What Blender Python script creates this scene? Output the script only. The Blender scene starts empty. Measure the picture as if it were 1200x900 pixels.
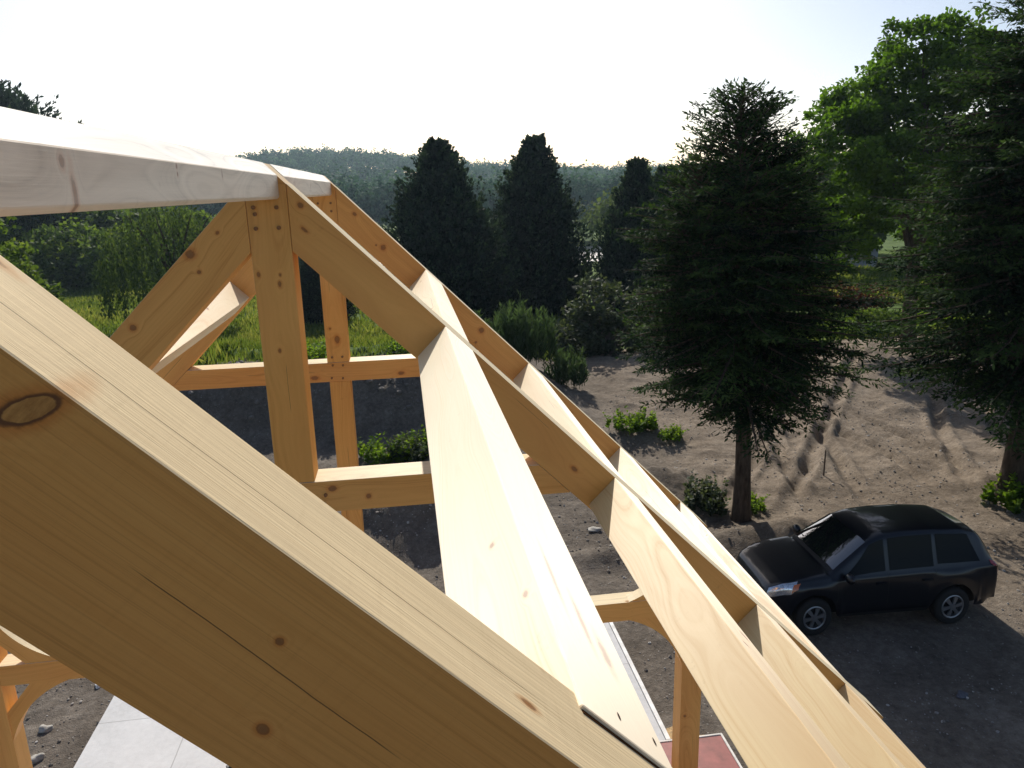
import bpy, bmesh, math, random
import numpy as np
from mathutils import Vector, Matrix

scene = bpy.context.scene
COL = scene.collection
RZ = 7.3                       # height of the ridge line above the building's ground
rng = np.random.default_rng(7)
random.seed(7)

# ------------------------------------------------------------------ helpers
def tag(o, label=None, cat=None, group=None, kind=None):
    if label: o['label'] = label
    if cat: o['category'] = cat
    if group: o['group'] = group
    if kind: o['kind'] = kind
    return o

def empty(name, loc=(0, 0, 0), rotz=0.0):
    o = bpy.data.objects.new(name, None)
    o.location = loc
    o.rotation_euler = (0, 0, rotz)
    o.empty_display_size = 0.3
    COL.objects.link(o)
    return o

def link(name, me, mats, parent=None):
    o = bpy.data.objects.new(name, me)
    for m in (mats if isinstance(mats, (list, tuple)) else [mats]):
        me.materials.append(m)
    COL.objects.link(o)
    if parent is not None:
        o.parent = parent
    return o

def np_mesh(name, V, F, tint=None, smooth=False, attrs=None):
    """V (n,3) and F (m,k) arrays with one polygon size."""
    V = np.asarray(V, np.float32); F = np.asarray(F, np.int32)
    me = bpy.data.meshes.new(name)
    k = F.shape[1]
    me.vertices.add(len(V)); me.vertices.foreach_set('co', V.ravel())
    me.loops.add(F.size); me.loops.foreach_set('vertex_index', F.ravel())
    me.polygons.add(len(F))
    me.polygons.foreach_set('loop_start', np.arange(0, F.size, k, dtype=np.int32))
    me.polygons.foreach_set('loop_total', np.full(len(F), k, np.int32))
    me.polygons.foreach_set('use_smooth', np.full(len(F), smooth))
    me.update(calc_edges=True)
    if tint is not None:
        a = me.attributes.new('tint', 'FLOAT', 'POINT'); a.data.foreach_set('value', np.asarray(tint, np.float32))
    for n, v in (attrs or {}).items():
        a = me.attributes.new(n, 'FLOAT', 'POINT'); a.data.foreach_set('value', np.asarray(v, np.float32))
    return me

def bm_mesh(name, bm, smooth=False):
    me = bpy.data.meshes.new(name)
    bmesh.ops.recalc_face_normals(bm, faces=bm.faces[:])
    bm.to_mesh(me); bm.free()
    for p in me.polygons: p.use_smooth = smooth
    return me

# ------------------------------------------------------------------ node helpers
def new_mat(name):
    m = bpy.data.materials.new(name); m.use_nodes = True
    nt = m.node_tree; nt.nodes.clear()
    out = nt.nodes.new('ShaderNodeOutputMaterial')
    return m, nt, out

class NB:
    def __init__(s, nt): s.nt = nt
    def n(s, t, **kw):
        x = s.nt.nodes.new(t)
        for k, v in kw.items(): setattr(x, k, v)
        return x
    def put(s, sock, v):
        if isinstance(v, bpy.types.NodeSocket): s.nt.links.new(v, sock)
        elif v is not None:
            if isinstance(v, (tuple, list)) and len(v) == 3 and sock.type == 'RGBA': v = (*v, 1)
            sock.default_value = v
    def math(s, op, a, b=None, c=None, clamp=False):
        x = s.n('ShaderNodeMath', operation=op, use_clamp=clamp)
        s.put(x.inputs[0], a); s.put(x.inputs[1], b); s.put(x.inputs[2], c)
        return x.outputs[0]
    def vmath(s, op, a, b=None):
        x = s.n('ShaderNodeVectorMath', operation=op)
        s.put(x.inputs[0], a)
        if b is not None: s.put(x.inputs[1], b)
        return x.outputs['Value'] if op in ('LENGTH', 'DOT_PRODUCT', 'DISTANCE') else x.outputs[0]
    def noise(s, vec, scale, detail=3, rough=.55, dist=0.0, out=0, dim='3D', w=None):
        x = s.n('ShaderNodeTexNoise', noise_dimensions=dim)
        if vec is not None: s.put(x.inputs['Vector'], vec)
        if w is not None: s.put(x.inputs['W'], w)
        x.inputs['Scale'].default_value = scale; x.inputs['Detail'].default_value = detail
        x.inputs['Roughness'].default_value = rough; x.inputs['Distortion'].default_value = dist
        return x.outputs[out]
    def mix(s, f, a, b, blend='MIX'):
        x = s.n('ShaderNodeMix', data_type='RGBA', blend_type=blend)
        s.put(x.inputs['Factor'], f)
        s.put(x.inputs[6], a); s.put(x.inputs[7], b)
        return x.outputs[2]
    def smooth(s, v, a, b, lo=0.0, hi=1.0):
        x = s.n('ShaderNodeMapRange', interpolation_type='SMOOTHSTEP')
        s.put(x.inputs[0], v); x.inputs[1].default_value = a; x.inputs[2].default_value = b
        x.inputs[3].default_value = lo; x.inputs[4].default_value = hi
        return x.outputs[0]
    def ramp(s, f, stops):
        x = s.n('ShaderNodeValToRGB'); s.put(x.inputs[0], f)
        el = x.color_ramp.elements
        while len(el) < len(stops): el.new(.5)
        for e, (p, c) in zip(el, stops): e.position = p; e.color = (*c, 1)
        return x.outputs[0]
    def attr(s, name):
        x = s.n('ShaderNodeAttribute', attribute_name=name)
        return x.outputs['Fac']
    def bump(s, h, strength=.3, dist=.01, normal=None):
        x = s.n('ShaderNodeBump'); s.put(x.inputs['Height'], h)
        x.inputs['Strength'].default_value = strength; x.inputs['Distance'].default_value = dist
        if normal is not None: s.put(x.inputs['Normal'], normal)
        return x.outputs[0]

def simple_mat(name, col, rough=.6, metal=0, spec=.5, noise=0.12, scale=8, coat=0, bump=0.0):
    m, nt, out = new_mat(name); b = NB(nt)
    tc = b.n('ShaderNodeTexCoord').outputs['Object']
    f = b.noise(tc, scale, 4)
    dark = tuple(c * (1 - noise * 2) for c in col); lite = tuple(min(1, c * (1 + noise)) for c in col)
    c = b.ramp(f, [(.3, dark), (.7, lite)])
    p = b.n('ShaderNodeBsdfPrincipled')
    b.put(p.inputs['Base Color'], c)
    p.inputs['Roughness'].default_value = rough; p.inputs['Metallic'].default_value = metal
    p.inputs['Specular IOR Level'].default_value = spec; p.inputs['Coat Weight'].default_value = coat
    p.inputs['Coat Roughness'].default_value = .03
    if bump:
        b.put(p.inputs['Normal'], b.bump(b.noise(tc, scale * 6, 4), bump, .01))
    nt.links.new(p.outputs[0], out.inputs[0])
    return m

# ------------------------------------------------------------------ wood
def wood_mat(name, seed, light=(.70, .47, .24), dark=(.52, .30, .12), pale=0.0, rough=.62,
             knots=(), cracks=(), sawn=0.0, aniso=.95, spec=.55, top=None, contrast=1.0):
    """knots: (centre, radii, strength) in the timber's own coordinates, cracks: (axis, c0, slope, x0, x1, width)."""
    m, nt, out = new_mat(name); b = NB(nt)
    r = random.Random(seed)
    P = b.n('ShaderNodeTexCoord').outputs['Object']
    off = (r.uniform(-30, 30), r.uniform(-30, 30), r.uniform(-30, 30))
    Po = b.vmath('ADD', P, off)
    # wandering pith, so growth rings run as long cathedrals over the faces
    sx = b.n('ShaderNodeSeparateXYZ'); b.put(sx.inputs[0], P)
    X, Y, Z = sx.outputs
    low = b.n('ShaderNodeTexNoise'); b.put(low.inputs['Vector'], b.vmath('MULTIPLY', Po, (.55, 1.2, 1.2)))
    low.inputs['Scale'].default_value = 1.0; low.inputs['Detail'].default_value = 2
    lsep = b.n('ShaderNodeSeparateColor'); b.put(lsep.inputs[0], low.outputs['Color'])
    yy = b.math('ADD', b.math('SUBTRACT', Y, r.uniform(-.12, .12)), b.math('MULTIPLY_ADD', lsep.outputs[0], .30, -.15))
    zz = b.math('ADD', b.math('SUBTRACT', Z, r.uniform(-.12, .12)), b.math('MULTIPLY_ADD', lsep.outputs[1], .30, -.15))
    rad = b.math('SQRT', b.math('ADD', b.math('MULTIPLY', yy, yy), b.math('MULTIPLY', zz, zz)))
    core = halo = None
    kd = None
    heart = None
    for kn in knots:
        c, rr, st = kn[:3]
        v = b.vmath('SUBTRACT', P, tuple(c))
        if len(kn) > 3:
            ro = b.n('ShaderNodeVectorRotate', rotation_type='Y_AXIS'); b.put(ro.inputs['Vector'], v); ro.inputs['Angle'].default_value = kn[3]; v = ro.outputs[0]
        d = b.vmath('LENGTH', b.vmath('MULTIPLY', v, tuple(1 / q for q in rr)))
        if len(kn) > 3: heart = d
        d = b.math('ADD', d, (1 - st) * .6) if st < 1 else d
        kd = d if kd is None else b.math('MINIMUM', kd, d)
    if kd is not None:
        wob = b.noise(Po, 45, 4, .65)
        kd = b.math('ADD', kd, b.math('MULTIPLY_ADD', wob, 1.1, -.55))
        swirl = b.smooth(kd, 0.6, 5.0, 1, 0)
        rad = b.math('ADD', rad, b.math('MULTIPLY', swirl, .022))
        core = b.smooth(kd, .55, 1.15, 1, 0)
        halo = b.smooth(kd, .9, 2.4, 1, 0)
        ring = b.math('MULTIPLY', b.smooth(kd, .6, .95, 0, 1), b.smooth(kd, .95, 1.35, 1, 0))
    g = b.noise(None, 1, 2.5, .6, dim='1D', w=b.math('MULTIPLY_ADD', rad, 130.0, r.uniform(0, 99)))
    g2 = b.noise(None, 1, 2, .6, dim='1D', w=b.math('MULTIPLY_ADD', rad, 34.0, r.uniform(0, 99)))
    fib = b.noise(b.vmath('MULTIPLY', Po, (6, 240, 240)), 1, 3, .6)
    fib2 = b.noise(b.vmath('MULTIPLY', Po, (1.6, 45, 45)), 1, 3, .6)
    broad = b.noise(b.vmath('MULTIPLY', Po, (.9, 5, 5)), 1, 3, .55)
    f = b.math('ADD', b.math('MULTIPLY', g, .34), b.math('MULTIPLY', g2, .30))
    f = b.math('ADD', f, b.math('MULTIPLY', fib2, .22))
    f = b.math('ADD', f, b.math('MULTIPLY', broad, .34))
    f = b.math('MULTIPLY_ADD', fib, .14 + .2 * sawn, f)
    f = b.smooth(f, .46, .88, 0, contrast)
    mid = tuple(.5 * (p + q) for p, q in zip(light, dark))
    col = b.ramp(f, [(0, light), (.5, tuple(.75 * p + .25 * q for p, q in zip(light, dark))), (.8, mid), (1, dark)])
    hue = b.noise(b.vmath('MULTIPLY', Po, (.5, 3, 3)), 1, 2)
    col = b.mix(b.smooth(hue, .35, .7, 0, .5), col, b.mix(.5, col, (.58, .28, .10), 'MULTIPLY'), 'MIX')
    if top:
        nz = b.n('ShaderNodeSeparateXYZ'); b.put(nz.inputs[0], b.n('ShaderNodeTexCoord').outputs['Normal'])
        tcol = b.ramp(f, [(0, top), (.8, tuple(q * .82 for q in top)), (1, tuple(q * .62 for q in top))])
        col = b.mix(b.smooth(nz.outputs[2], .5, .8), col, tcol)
    # fine grime specks and hand smudges
    sp = b.noise(Po, 14, 5, .7)
    col = b.mix(b.smooth(sp, .62, .8, 0, .35), col, b.mix(1.0, col, (.55, .45, .36), 'MULTIPLY'))
    if sawn:
        kerf = b.noise(b.vmath('MULTIPLY', Po, (90, 6, 2)), 1, 3, .6)
        streak = b.noise(b.vmath('MULTIPLY', Po, (1.2, 330, 330)), 1, 4, .7)
        col = b.mix(b.smooth(streak, .45, .78, 0, .55 * sawn), col, b.mix(1.0, col, (.50, .42, .34), 'MULTIPLY'))
        col = b.mix(b.smooth(kerf, .5, .85, 0, .18 * sawn), col, b.mix(1.0, col, (.6, .55, .5), 'MULTIPLY'))
    if kd is not None:
        col = b.mix(b.math('MULTIPLY', halo, .55), col, b.mix(1.0, col, (.72, .40, .20), 'MULTIPLY'))
        col = b.mix(b.math('MULTIPLY', core, .88), col, b.mix(b.noise(Po, 90, 3), (.36, .165, .055), (.20, .085, .032)))
        col = b.mix(b.math('MULTIPLY', ring, .5), col, (.09, .04, .02))
        if heart is not None:
            hw = b.math('ADD', heart, b.math('MULTIPLY_ADD', b.noise(Po, 70, 3), .30, -.15))
            col = b.mix(b.smooth(hw, 1.0, 1.22, .85, 0), col, (.15, .065, .03))
            col = b.mix(b.smooth(hw, .84, .93, 1, 0), col, b.mix(b.smooth(b.noise(b.vmath('MULTIPLY', Po, (60, 20, 18)), 1, 5, .7), .35, .65), (.62, .31, .09), (.40, .18, .05)))
    for (ax, c0, sl, x0, x1, w) in cracks:
        A = Y if ax == 'y' else Z
        wobc = b.math('MULTIPLY_ADD', b.noise(b.vmath('MULTIPLY', Po, (7, 1, 1)), 1, 3), .006, -.003)
        line = b.math('SUBTRACT', A, b.math('ADD', b.math('MULTIPLY_ADD', X, sl, c0), wobc))
        line = b.math('ABSOLUTE', line)
        k = b.smooth(line, w * .4, w, 1, 0)
        k = b.math('MULTIPLY', k, b.math('MULTIPLY', b.smooth(X, x0, x0 + .05), b.smooth(X, x1 - .05, x1, 1, 0)))
        col = b.mix(b.math('MULTIPLY', k, .85), col, (.05, .022, .01))
    p = b.n('ShaderNodeBsdfPrincipled')
    b.put(p.inputs['Base Color'], col)
    b.put(p.inputs['Roughness'], b.math('MULTIPLY_ADD', f, .12, rough - .04))
    p.inputs['Specular IOR Level'].default_value = spec
    p.inputs['Anisotropic'].default_value = aniso
    p.inputs['Anisotropic Rotation'].default_value = ANISO_ROT
    tn = b.n('ShaderNodeTangent', direction_type='UV_MAP', uv_map='UVMap')
    b.put(p.inputs['Tangent'], tn.outputs[0])
    h = b.math('ADD', b.math('MULTIPLY', fib, .5 + sawn), b.math('MULTIPLY', f, .3))
    b.put(p.inputs['Normal'], b.bump(h, .22 + .3 * sawn, .0012))
    nt.links.new(p.outputs[0], out.inputs[0])
    return m
ANISO_ROT = 0.25

FRAME = empty('timber_frame', (0, 0, 0.2))
tag(FRAME, 'pale new timber roof frame with ridge, rafters, purlins and posts standing on the white slab', 'timber frame')
INV = Matrix.Translation((0, 0, -0.2))

def add_uv(bm):
    uv = bm.loops.layers.uv.new('UVMap')
    for f in bm.faces:
        for l in f.loops:
            c = l.vert.co; l[uv].uv = (c.x, c.y * .7 + c.z * 1.3)

def beam(name, A, B, seed, bevel=.004, knots=None, nrand=3, label=None, parent=None, cracks=None, **kw):
    """One timber between the four corners A and the four corners B (ridge coordinates). Each end: near-bottom, far-bottom, far-top, near-top."""
    A = [Vector(a) + Vector((0, 0, RZ)) for a in A]; B = [Vector(q) + Vector((0, 0, RZ)) for q in B]
    a0 = sum(A, Vector()) / 4; b0 = sum(B, Vector()) / 4
    xa = (b0 - a0).normalized()
    up = ((A[2] + A[3]) - (A[0] + A[1])).normalized()
    ya = up.cross(xa).normalized(); za = xa.cross(ya)
    M = Matrix((xa, ya, za)).transposed().to_4x4(); M.translation = a0
    Mi = M.inverted()
    L = (b0 - a0).length
    bm = bmesh.new()
    va = [bm.verts.new(Mi @ p) for p in A]; vb = [bm.verts.new(Mi @ p) for p in B]
    bm.faces.new(va); bm.faces.new(vb[::-1])
    for i in range(4):
        j = (i + 1) % 4
        bm.faces.new((va[i], vb[i], vb[j], va[j]))
    bmesh.ops.recalc_face_normals(bm, faces=bm.faces[:])
    if bevel:
        bmesh.ops.bevel(bm, geom=bm.edges[:], offset=bevel, segments=2, affect='EDGES', profile=.6)
    add_uv(bm)
    ks = []
    hy = abs((Mi @ A[1]).y - (Mi @ A[0]).y) / 2; hz = abs((Mi @ A[3]).z - (Mi @ A[0]).z) / 2
    for k in (knots or []):           # ((world-in-ridge-coords), (rx, rcross), strength)
        c = Mi @ (Vector(k[0]) + Vector((0, 0, RZ)))
        ks.append((c, k[1], k[2] if len(k) > 2 else 1.0) + tuple(k[3:4]))
    r = random.Random(seed * 13 + 5)
    for _ in range(nrand):
        s = r.uniform(.006, .017)
        x = r.uniform(.06, .94) * L
        if r.random() < .5: c = (x, r.choice((-hy, hy)), r.uniform(-.8, .8) * hz); rr = (s * r.uniform(1, 1.8), .05, s)
        else: c = (x, r.uniform(-.8, .8) * hy, r.choice((-hz, hz))); rr = (s * r.uniform(1, 1.8), s, .05)
        ks.append((c, rr, r.uniform(.55, 1)))
    cr = []
    for c in (cracks or []):
        # ('y'|'z', pointA, pointB, width) with points in ridge coords
        p = Mi @ (Vector(c[1]) + Vector((0, 0, RZ))); q = Mi @ (Vector(c[2]) + Vector((0, 0, RZ)))
        av, bv = (p.y, q.y) if c[0] == 'y' else (p.z, q.z)
        sl = (bv - av) / (q.x - p.x)
        cr.append((c[0], av - sl * p.x, sl, min(p.x, q.x), max(p.x, q.x), c[3]))
    for _ in range(2 if nrand and L > 1.2 else 0):
        if r.random() < .75:
            x0 = r.uniform(0, .7) * L
            cr.append(('z', r.uniform(-.6, .6) * hz, r.uniform(-.01, .01), x0, x0 + r.uniform(.25, .8), r.uniform(.0008, .0016)))
    mat = wood_mat('wood_' + name, seed, knots=ks, cracks=cr, **kw)
    o = link(name, bm_mesh(name, bm), mat, parent or FRAME)
    o.matrix_world = M if parent else M
    o.matrix_parent_inverse = INV
    o.matrix_basis = M
    if label: o['label'] = label
    return o

C45 = math.sqrt(.5)
def rp(s, n, y, sg=1): return (sg * (s * C45 + n * C45), y, -s * C45 + n * C45)
D0, D1, D2, T = 0.731, 3.966, 6.997, 0.182
T2 = 0.205
DEP = 0.235
TAIL = 5.21
S = {'light': (.84, .43, .122), 'dark': (.67, .305, .072), 'top': (.92, .78, .53)}  # paler 'top' colour paints a sunlit look onto the upward faces
PALE = {'light': (.84, .67, .38), 'dark': (.70, .48, .22)}

def rafter(y, t, sg, s_in, knots, seed, nrand, label=None, tail=TAIL, **kw):
    # plumb cut against the king post at |x| = s_in; level cut is not seen
    x0 = s_in
    def top(x): return -x
    def bot(x): return -x - DEP / C45
    A = [(sg * x0, y, bot(x0)), (sg * x0, y + t, bot(x0)), (sg * x0, y + t, top(x0)), (sg * x0, y, top(x0))]
    xe, xb = tail * C45, (tail - 0) * C45 - DEP * C45
    B = [(sg * xb, y, -tail * C45 - DEP * C45), (sg * xb, y + t, -tail * C45 - DEP * C45), (sg * xe, y + t, -xe), (sg * xe, y, -xe)]
    return beam('rafter', A, B, seed, knots=knots, nrand=nrand, label=label, **kw)

KROT = math.radians(62)
# near rafter in front of the camera
fk = [((.296, D0, -.343), (.028, .05, .0115), 1, KROT), ((.496, D0, -.612), (.0042, .05, .0038), 1), ((.468, D0, -.717), (.0065, .05, .0055), 1),
      ((.769, .788, -.769), (.013, .006, .04), .8), ((.35, .735, -.20), (.02, .008, .03), .3), ((.21, .89, -.21), (.03, .01, .03), .25)]
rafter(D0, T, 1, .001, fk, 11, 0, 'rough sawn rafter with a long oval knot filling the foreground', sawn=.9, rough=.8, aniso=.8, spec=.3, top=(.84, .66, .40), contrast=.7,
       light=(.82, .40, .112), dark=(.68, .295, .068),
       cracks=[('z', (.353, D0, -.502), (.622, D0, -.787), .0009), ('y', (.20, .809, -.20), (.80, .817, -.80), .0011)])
# second frame
mk = [((-.392, D1, -.431), (.022, .05, .02), .8), ((-.711, D1, -.784), (.014, .05, .014), 1), ((-.36, D1, -.52), (.01, .05, .01), .7), ((-.25, D1, -.33), (.01, .05, .008), .7)]
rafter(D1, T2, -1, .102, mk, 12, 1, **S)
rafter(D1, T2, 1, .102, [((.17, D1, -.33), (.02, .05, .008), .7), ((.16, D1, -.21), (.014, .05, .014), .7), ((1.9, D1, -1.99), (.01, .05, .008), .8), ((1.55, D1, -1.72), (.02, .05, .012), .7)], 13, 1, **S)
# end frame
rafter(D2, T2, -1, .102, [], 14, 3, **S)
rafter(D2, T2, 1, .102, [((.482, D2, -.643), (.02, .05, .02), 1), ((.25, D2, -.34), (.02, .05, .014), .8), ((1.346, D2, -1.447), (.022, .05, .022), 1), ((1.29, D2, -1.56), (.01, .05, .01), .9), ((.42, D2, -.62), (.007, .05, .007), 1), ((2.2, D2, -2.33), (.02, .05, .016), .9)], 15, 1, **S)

# king posts, flat-topped to the roof slopes
def king_post(y, knots, seed):
    k = .1
    zt = -1.679
    A = [(k, y + .002, zt), (k, y + T2 - .002, zt), (-k, y + T2 - .002, zt), (-k, y + .002, zt)]
    B = [(k, y + .002, -k - .004), (k, y + T2 - .002, -k - .004), (-k, y + T2 - .002, -k - .004), (-k, y + .002, -k - .004)]
    o = beam('king_post', A, B, seed, knots=knots, nrand=1, **S)
    # gabled head between the rafters
    bm = bmesh.new(); Mi = o.matrix_basis.inverted()
    return o
kk = [((-.076, D1, -.545), (.013, .05, .008), .8), ((.023, D1, -.597), (.014, .05, .008), .8), ((.03, D1, -.55), (.008, .05, .006), .6), ((-.011, D1, -.941), (.011, .05, .007), .8)]
kp1 = king_post(D1, kk, 21)
kp2 = king_post(D2, [((.006, D2, -1.466), (.03, .05, .02), 1), ((-.05, D2, -1.36), (.008, .05, .008), 1), ((-.04, D2, -.5), (.012, .05, .01), 1)], 22)
def post_head(y, seed):
    A = [(-.1, y + .002, -.106), (-.1, y + T2 - .002, -.106), (-.1, y + T2 - .002, -.1045), (-.1, y + .002, -.1045)]
    bm = bmesh.new()
    pts = [(-.1, -.104), (.1, -.104), (0, -.004)]
    return pts
for y, seed in ((D1, 23), (D2, 24)):
    bm = bmesh.new()
    fr = [bm.verts.new((x, y + .002, z)) for x, z in ((-.1, -.1035), (.1, -.1035), (0, -.0035))]
    bk = [bm.verts.new((x, y + T2 - .002, z)) for x, z in ((-.1, -.1035), (.1, -.1035), (0, -.0035))]
    bm.faces.new(fr); bm.faces.new(bk[::-1])
    for i in range(3): bm.faces.new((fr[i], fr[(i + 1) % 3], bk[(i + 1) % 3], bk[i]))
    add_uv(bm)
    o = link('post_head', bm_mesh('post_head', bm), wood_mat('wood_head', seed, **S), FRAME)
    o.matrix_parent_inverse = INV; o.location = (0, 0, RZ)

def pegs(parent, pts, y, r=.0105):
    for (x, z) in pts:
        bm = bmesh.new()
        bmesh.ops.create_cone(bm, cap_ends=True, segments=12, radius1=r, radius2=r * .92, depth=.02)
        o = link('peg', bm_mesh('peg', bm), PEG, parent)
        M = Matrix.Translation((x, y - .001, z + RZ)) @ Matrix.Rotation(math.radians(90), 4, 'X')
        o.matrix_parent_inverse = Matrix.Identity(4)
        o.matrix_basis = (parent.matrix_basis).inverted() @ M
PEG = simple_mat('peg_wood', (.30, .135, .05), .7, noise=.25, scale=60)
pegs(kp1, [(-.066, -.214), (-.061, -.247), (-.064, -.317), (.045, -.217), (.047, -.316)], D1)
pegs(kp2, [(-.06, -.24), (.05, -.24), (.05, -.31), (-.053, -1.63), (.04, -1.63)], D2)

# ridge beam: two lengths, bevelled to the two slopes
def ridge(y0, y1, seed, knots, label=None, nrand=2):
    b, h = .064, .165
    prof = [(-b + .010, -h - .012), (b - .010, -h - .012), (b, -h), (b, -b), (0, 0), (-b, -b), (-b, -h)]
    bm = bmesh.new()
    # local x runs along the ridge
    A = [bm.verts.new((0, -x, z)) for x, z in prof]; B = [bm.verts.new((y1 - y0, -x, z)) for x, z in prof]
    bm.faces.new(A); bm.faces.new(B[::-1])
    for i in range(7): bm.faces.new((A[i], A[(i + 1) % 7], B[(i + 1) % 7], B[i]))
    bmesh.ops.recalc_face_normals(bm, faces=bm.faces[:])
    bmesh.ops.bevel(bm, geom=bm.edges[:], offset=.002, segments=1, affect='EDGES')
    add_uv(bm)
    M = Matrix.Translation((0, y0, RZ)) @ Matrix.Rotation(math.radians(90), 4, 'Z')
    Mi = M.inverted()
    ks = [(Mi @ (Vector(k[0]) + Vector((0, 0, RZ))), k[1], k[2]) for k in knots]
    o = link('ridge_beam', bm_mesh('ridge_beam', bm), wood_mat('wood_ridge', seed, knots=ks, sawn=.12, light=(.80, .70, .53), dark=(.46, .385, .28), rough=.5, spec=1.0, top=(.98, .95, .86)), FRAME)  # near-white top colour paints the sun's glare onto the bevels
    o.matrix_parent_inverse = INV; o.matrix_basis = M
    if label: o['label'] = label
    return o
ridge(-1.2, D1 - .001, 31, [((.064, 1.485, -.089), (.010, .05, .011), 1), ((.064, 2.21, -.075), (.007, .05, .006), .8), ((.064, 2.21, -.095), (.005, .05, .006), .8), ((.064, 2.75, -.081), (.004, .05, .014), .7), ((.064, 1.52, -.15), (.012, .05, .05), .35)],
      'long ridge beam with grey vertical face and sunlit bevelled top')
ridge(D1 + T2 + .001, D2 + .02, 32, [((.064, 4.6, -.1), (.006, .05, .014), .6), ((.064, 5.4, -.11), (.006, .05, .02), .6)], 'short far length of the ridge beam')

# purlins on the right slope, let into the rafters
SP = [1.208, 2.533, 3.843, 4.772]
W = .2
def purlin(s, y0, y1, seed, sg=1, lift0=0.0, w=W, d=DEP - .012, knots=(), nrand=2, label=None, **kw):
    A = [rp(s, -d, y0, sg), rp(s + w, -d, y0, sg), rp(s + w, lift0, y0, sg), rp(s, lift0, y0, sg)]
    B = [rp(s, -d, y1, sg), rp(s + w, -d, y1, sg), rp(s + w, -.001, y1, sg), rp(s, -.001, y1, sg)]
    return beam('purlin', A, B, seed, knots=knots, nrand=nrand, label=label, **kw)
pk = [((.836, 1.222, -.875), (.0085, .05, .0055), 1), ((.805, 1.489, -.907), (.009, .05, .006), .9),
      ((.90, 1.32, -.90), (.09, .005, .03), .8), ((.93, 1.2, -.93), (.07, .006, .03), .8), ((.955, 1.13, -.955), (.05, .009, .03), .6)]
purlin(SP[0], .876, D1 - .001, 41, lift0=.006, knots=pk, nrand=0, label='broad sunlit purlin let into the near rafter with a dark strip shading the gap', rough=.56, spec=.9,
       light=(.95, .85, .62), dark=(.86, .70, .44))
purlin(SP[1], .876, D1 - .001, 42, lift0=.006, knots=[(rp(2.60, 0, 2.35), (.012, .012, .05), .8), (rp(2.66, 0, 3.1), (.01, .01, .05), .6)], nrand=2, **PALE, rough=.6, spec=.7)
purlin(SP[2], .876, D1 - .001, 43, lift0=.006, **PALE, rough=.6, spec=.7, nrand=4)
purlin(SP[3], .876, D1 - .001, 44, lift0=.006, **PALE, rough=.6, spec=.7, nrand=5)
for i, s in enumerate(SP):
    purlin(s, D1 + T2 + .001, D2 - .001, 45 + i, nrand=5, rough=.56, spec=.9, light=(.92, .80, .55), dark=(.80, .62, .36))
for i, s in enumerate((1.25, 2.57)):
    purlin(s, D1 + T2 + .001, D2 - .001, 51 + i, sg=-1, nrand=4, rough=.56, spec=.9, light=(.92, .80, .55), dark=(.80, .62, .36))
# dark strip put in as the shade of the first purlin's housing gap
A_ = [rp(SP[0] + .004, -.02, .869), rp(SP[0] + W + .003, -.02, .872), rp(SP[0] + W + .003, .0016, .872), rp(SP[0] + .004, .0016, .869)]
beam('gap_shade_strip', A_, [(p[0], .8755, p[2]) for p in A_], 99, bevel=0, nrand=0, light=(.12, .055, .022), dark=(.07, .03, .012), spec=0, rough=1)
# dark screw slots near the end of the first purlin
bmat = simple_mat('slot_dark', (.05, .025, .012), .9)
for (x, y, z) in ((.921, .927, -.921), (.979, .933, -.979)):
    bm = bmesh.new()
    bmesh.ops.create_circle(bm, cap_ends=True, segments=14, radius=1)
    for v in bm.verts: v.co = Vector((v.co.x * .0026, v.co.y * .0085, 0))
    o = link('screw_slot', bm_mesh('screw_slot', bm), bmat, FRAME)
    M = Matrix.Translation(Vector((x, y, z + RZ)) + Vector((C45, 0, C45)) * .0068) @ Matrix.Rotation(math.radians(45), 4, 'Y')
    o.matrix_parent_inverse = INV; o.matrix_basis = M

# collar beams and the lower tie
def collar(y, knots, seed, half_gap=0):
    zt, zb = -1.681, -1.863
    xt = -zt - DEP / C45 - .002; xb = -zb - DEP / C45 - .002
    A = [(-xb, y, zb), (-xb, y + T2, zb), (-xt, y + T2, zt), (-xt, y, zt)]
    B = [(xb, y, zb), (xb, y + T2, zb), (xt, y + T2, zt), (xt, y, zt)]
    return beam('collar_beam', A, B, seed, knots=knots, nrand=2, **S)
c1 = collar(D1, [((.193, D1, -1.725), (.02, .05, .014), 1), ((.383, D1, -1.787), (.012, .05, .012), 1), ((.11, D1, -1.80), (.008, .05, .008), .9)], 61)
c2 = collar(D2, [((-.226, D2, -1.818), (.03, .05, .016), 1), ((.57, D2, -1.817), (.024, .05, .014), 1), ((-.3, D2, -1.72), (.012, .05, .008), .8)], 62)
pegs(c1, [(.14, -1.81), (.153, -1.76)], D1)
pegs(c2, [(-.053, -1.706), (.04, -1.711), (-.071, -1.827), (.03, -1.834)], D2)
k = .095
y = D2
beam('stub_post', [(k, y + .003, -4.489), (k, y + T2 - .003, -4.489), (-k, y + T2 - .003, -4.489), (-k, y + .003, -4.489)],
     [(k, y + .003, -1.865), (k, y + T2 - .003, -1.865), (-k, y + T2 - .003, -1.865), (-k, y + .003, -1.865)], 63, nrand=4, cracks=[('y', (.0, y, -4.0), (.01, y, -1.9), .002)], **S)
XI, XO = 3.455, 3.695
beam('tie_beam', [(-XI + .001, y, -4.71), (-XI + .001, y + .21, -4.71), (-XI + .001, y + .21, -4.49), (-XI + .001, y, -4.49)],
     [(XI - .001, y, -4.71), (XI - .001, y + .21, -4.71), (XI - .001, y + .21, -4.49), (XI - .001, y, -4.49)], 64, nrand=9, **S)
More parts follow.
